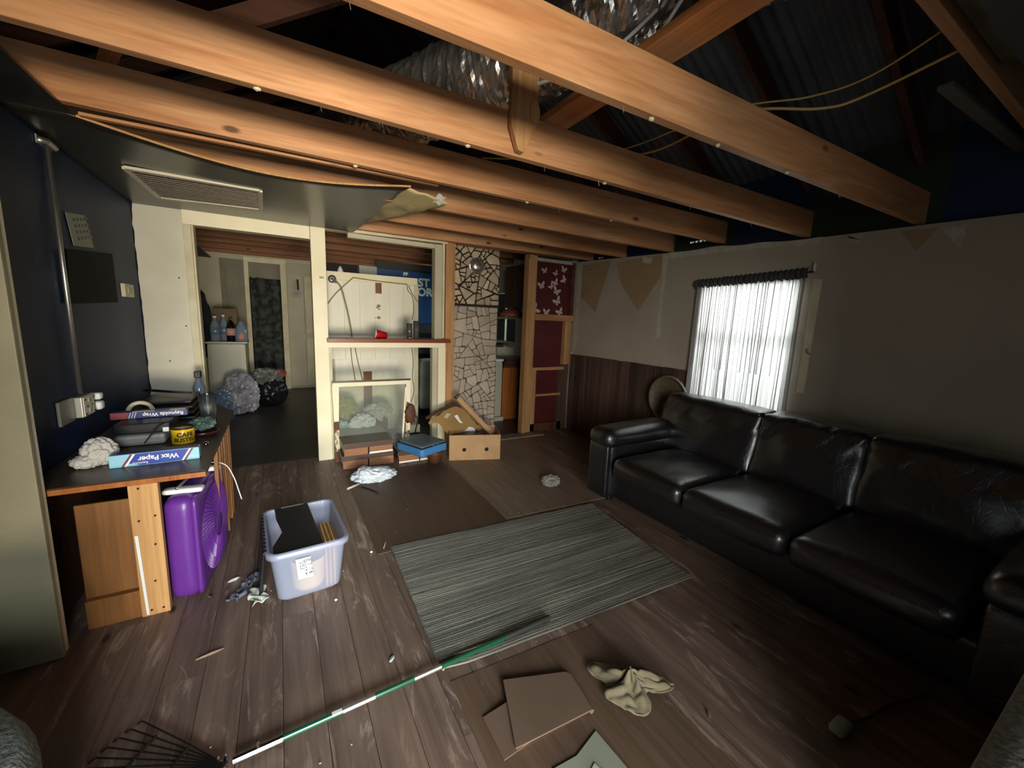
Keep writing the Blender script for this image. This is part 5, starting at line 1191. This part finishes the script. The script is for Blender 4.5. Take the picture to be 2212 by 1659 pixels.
hp = [Vector(q) for q in ((-.60, 3.75, CT+.150), (-.72, 3.74, CT+.168), (-.84, 3.80, CT+.175), (-.90, 3.88, CT+.160), (-.82, 3.90, CT+.145), (-.68, 3.80, CT+.148), (-.60, 3.75, CT+.150))]
MB().tube([spline(hp, i/40) for i in range(41)], .006, 7).build('cable_loop', M_bplas, ty, smooth=True)
jr = T('glass_jar', 'clear straight glass jar near the counter edge', 'jar', (-.455, 3.35, CT)); MB().lathe([(0, .004), (.043, .004), (.045, .19), (.048, .20), (.046, 0), (0, 0)], (-.455, 3.35, CT+.001), 28).build('jar_glass', M_tglass, jr, smooth=True); MB().box((-.455, 3.33, CT+.01), (-.449, 3.336, CT+.20)).build('cream_rod', M_creamd, jr)
sp_ = T('spray_bottle', 'clear spray bottle with black nozzle at the far end of the counter', 'bottle', (-.60, 3.85, CT))
MB().lathe([(.04, 0), (.042, .01), (.042, .14), (.02, .19), (.015, .22)], (-.60, 4.07, CT+.001), 20).build('bottle_body', M_bottle, sp_, smooth=True); MB().box((-.622, 4.03, CT+.22), (-.578, 4.10, CT+.275)).build('nozzle', M_bplas, sp_, .006); MB().box((-.61, 4.00, CT+.24), (-.59, 4.03, CT+.262)).build('nozzle', M_bplas, sp_)
tb = T('teal_plastic_bag', 'crumpled teal plastic wrap beside the yellow can', 'plastic wrap', (-.46, 3.10, CT)); MB().blob((-.455, 3.08, CT+.062), (.055, .085, .030), 4, .5, 2.4, 4, flat=.03).build('wrap_film', plain('teal_film', '#6c8a80', .2, c2='#4a645c', scale=14, bmp=.6), tb); MB().lathe([(.0, 0), (.07, .0), (.085, .025), (.08, .025), (.065, .006), (0, .006)], (-.45, 3.05, CT+.001), 28).build('maroon_plate', plain('maroon_glaze', '#3c1a1c', .3), tb, smooth=True)
sm = MB().blob((0, 0, .012), (.012, .018, .010), 4, .3, 2, 2).build('silver_scrap', M_chrome, None, smooth=True); sm.location = (-.40, 2.78, CT); tag(sm, 'tiny shiny scrap on the counter edge', 'scrap')

# ================================================================== ON THE FLOOR
def cloth(name, lab, cat, loc, pts_fn, nu, nv, mat, rz=0, th=.003):
    o = MB().grid(pts_fn, nu, nv).build(name, mat, None, smooth=True, solid=th); place(o, loc, rz); return tag(o, lab, cat)
t = T('white_rag', 'crumpled white rag with a short stick on the floor before the boxes', 'rag', (.68, 3.6, 0))
MB().blob((.69, 3.66, .045), (.15, .095, .05), 21, .55, 1.9, 5, flat=.043).build('rag_cloth', M_cloth, t, smooth=True)
MB().blob((.61, 3.66, .07), (.06, .08, .05), 24, .5, 2.2, 4).build('rag_fold', M_cloth, t, smooth=True)
MB().tube([(.435, 3.50, .016), (.55, 3.57, .018)], .010, 8).build('stick', M_towel, t, smooth=True)
cable('fabric_strap', [(.55, 3.52, .012), (.62, 3.42, .010), (.66, 3.33, .010)], .005, M_bplas, 'short dark strap near the white rag', cat='strap')
cp_ = T('clear_plastic_scrap', 'clear crumpled plastic scrap on the pale hardboard sheet', 'plastic wrap', (2.13, 2.88, 0)); MB().blob((2.13, 2.87, .035), (.07, .06, .04), 31, .6, 2.4, 4).build('film', glassy('pale_film', '#d8d6cc', .12, .45), cp_)
def sheet(name, lab, poly, z, mat, th=.006, cat='cardboard', fold=None):
    c = sum((Vector((p[0], p[1], 0)) for p in poly), Vector())/len(poly); c.z = z
    o = MB().prism([(p[0]-c.x, p[1]-c.y) for p in poly], 2, 0, th).build(name, mat, None, .002); o.location = c; return tag(o, lab, cat)
kb = T('folded_cardboard', 'folded brown cardboard sheet on the floor near the viewer', 'cardboard', (.83, 1.1, 0))
MB().prism([(.735, 1.245), (.99, 1.155), (1.005, 1.135), (.985, .985), (.975, .968), (.645, .985)], 2, .022, .028).build('top_leaf', M_kraft, kb, .002)
MB().hexa([(.628, 1.135, .004), (.64, .99, .004), (.95, .98, .004), (.98, 1.12, .004), (.63, 1.14, .010), (.645, .985, .012), (.95, .975, .012), (.98, 1.125, .010)]).build('bottom_leaf', M_kraft, kb)
MB().grid(lambda u, v: (lerp(.60, .735, u), lerp(1.155, .985, v), .006+.018*u), 6, 4).build('bottom_leaf', M_kraft, kb, solid=.004)
MB().tube([(.99, 1.155, .016), (.98, .97, .016)], .010, 8).build('fold_edge', M_kraft, kb)
sheet('paper_sheet', 'pale grey-green folded paper at the bottom edge of the view', [(.950, .915), (.965, .70), (.70, .70), (.73, .885), (.83, .88)], .004, M_paper, .004, 'paper')
sheet('paper_sheet', 'whiter smaller paper lying on the grey-green one', [(.868, .83), (.905, .70), (.76, .70), (.80, .80)], .009, M_paper2, .003, 'paper')
def glove(u, v):
    a = u*2*pi; k = 1+.28*sin(3*a+.6)+.16*sin(5*a+2.0); R_ = v*.125*k
    z = .012+.055*(1-v)**1.2*abs(sin(2.5*a+.8))+.030*abs(N.noise(Vector((cos(a)*v*3.2, sin(a)*v*3.2, 2))))*(1.2-v*.4)+.02*(1-v)
    return (R_*cos(a)*1.15, R_*sin(a)*.82, z)
cloth('beige_cloth', 'crumpled beige cloth lying on the floor right of the cardboard', 'cloth', (1.195, .985, .004), glove, 90, 22, M_clothg, radians(-30), .004)
g = T('plug_adapter', 'dim grey plug with cord on the floor at lower right', 'plug', (1.79, .47, 0)); MB().rbox((1.74, .45, .003), (1.83, .50, .035), .012, 6).build('plug_body', M_insul, g, smooth=True, weld=True); MB().tube([spline([Vector(p) for p in ((1.83, .47, .015), (1.95, .44, .008), (2.1, .42, .008), (2.3, .36, .008))], i/20) for i in range(21)], .005, 6).build('cord', M_dkwall, g, smooth=True)
for lab, x, y, l, w, a, mt in (('tiny beige wood chip between cloth and sofa', 1.388, .754, .035, .007, .9, M_clothg), ('tiny white paper crumb left of the tote', -.29, 2.52, .05, .02, .5, M_wplas), ('thin pale splinter on the dark floor near the casing', -.33, 1.97, .09, .005, .2, M_hardl), ('small bright foil crumb beside the purple fan', -.385, 2.41, .022, .012, .4, M_chrome), ('curled twig at the rug corner', .53, 2.50, .07, .008, 1.2, M_towel), ('tiny pale crumb left of the rug corner', .44, 2.46, .014, .01, 0, M_textw), ('tiny white crumb on the boards under the tote corner', .19, 2.09, .012, .008, 0, M_textw), ('small ring scrap on the boards near the rake pole', .36, 1.58, .03, .014, .8, M_insul)):
    o = MB().blob((0, 0, .006), (l/2, w/2, .006), int(x*50), .4, 3, 2).build('floor_scrap', mt, None); place(o, (x, y, .001), a); tag(o, lab, 'scrap')
for i in range(26):
    r = random.Random(i+90); x, y = r.uniform(-.5, 2.2), r.uniform(1.0, 3.9); s_ = r.uniform(.002, .005)
    o = MB().blob((0, 0, s_*.4), (s_, s_*.6, s_*.4), i, .4, 3, 1).build('plaster_crumb', M_creamd if i % 2 else M_insul, None); place(o, (x, y, .012 if (.5 < x < 2.2 and 1.3 < y < 2.5) else .006), i); tag(o, 'tiny pale plaster crumb scattered on the floor', 'crumb', 'plaster crumbs scattered over the floor')
bs = sheet('blue_strip', 'faint blue strip on the floor beside the sofa arm', [(3.13, 3.66), (3.17, 3.67), (3.20, 3.28), (3.16, 3.27)], .001, M_bluebag, .012, 'strip')

# rake
rk = T('leaf_rake', 'leaf rake with green and chrome pole lying across the floor', 'rake', (.45, 1.41, 0))
a, b = Vector((-.20, 1.392, .030)), Vector((1.10, 1.433, .040))
def seg(t0, t1, r, mt, nm): MB().tube([a.lerp(b, t0), a.lerp(b, t1)], r, 14).build(nm, mt, rk, smooth=False)
seg(0, .11, .0135, M_chrome, 'ferrule'); seg(.10, .26, .0110, M_pole, 'pole_section'); seg(.26, .35, .0105, M_metal, 'worn_section'); seg(.35, .47, .0108, M_pole, 'pole_section'); seg(.47, .56, .0105, M_metal, 'worn_section'); seg(.56, .80, .0110, M_pole, 'pole_section'); seg(.80, 1.0, .0145, M_polegrip, 'hand_grip')
MB().box((.10, 1.385, .044), (.135, 1.398, .052)).build('paper_sticker', M_wplas, rk)
MB().tube([a+Vector((.07, 0, .012)), a+Vector((.07, 0, .038))], .005, 8).build('wing_screw', M_chrome, rk)
for k in range(2): MB().tube([a+Vector((-.02-.02*k, 0, .004))+Vector((0, .022*cos(q*pi/12), .022*sin(q*pi/12))) for q in range(25)], .004, 6, cap=False).build('spring_ring', M_chrome, rk)
ang0 = math.atan2(a.y-b.y, a.x-b.x)
for k in range(22):
    th = ang0+radians(-50+k*92/21); L_ = .46-.05*abs(k-10.5)/10.5
    p0 = a+Vector((-.02, 0, 0)); d = Vector((cos(th), sin(th), 0)); e = p0+d*L_; e.z = .03
    MB().tube([p0, p0+d*.2+Vector((0, 0, .004)), e, e+d*.03+Vector((0, 0, -.025))], .0028, 5).build('tine', M_rake, rk)
for R_ in (.16, .30): MB().tube([a+Vector((-.02, 0, .006))+Vector((cos(ang0+radians(q)), sin(ang0+radians(q)), 0))*R_ for q in range(-46, 50, 8)], .006, 6).build('cross_brace', M_rake, rk)

# near furniture at the lower corners
ot = T('grey_armchair', 'rough grey upholstered armchair at the lower right corner', 'armchair', (1.75, -.3, 0))
rb('seat_block', (1.20, -.72, .06), (2.21, .125, .545), .03, ot, M_chairg, n=10); rb('back_block', (1.20, -.95, .06), (2.21, -.70, .85), .04, ot, M_chairg, n=8)
for x in (1.28, 2.2): 
    for y in (-.85, .03): MB().lathe([(.025, 0), (.03, .07)], (x, y, 0), 10).build('foot', M_bplas, ot)
pf = T('grey_pouffe', 'grey round pouffe at the lower left corner', 'pouffe', (-.97, .98, 0)); MB().lathe([(.30, 0), (.44, .03), (.47, .20), (.475, .50), (.45, .56), (.30, .585), (0, .59)], (-.95, .985, .001), 48).build('pouffe_body', M_chairg, pf, smooth=True)
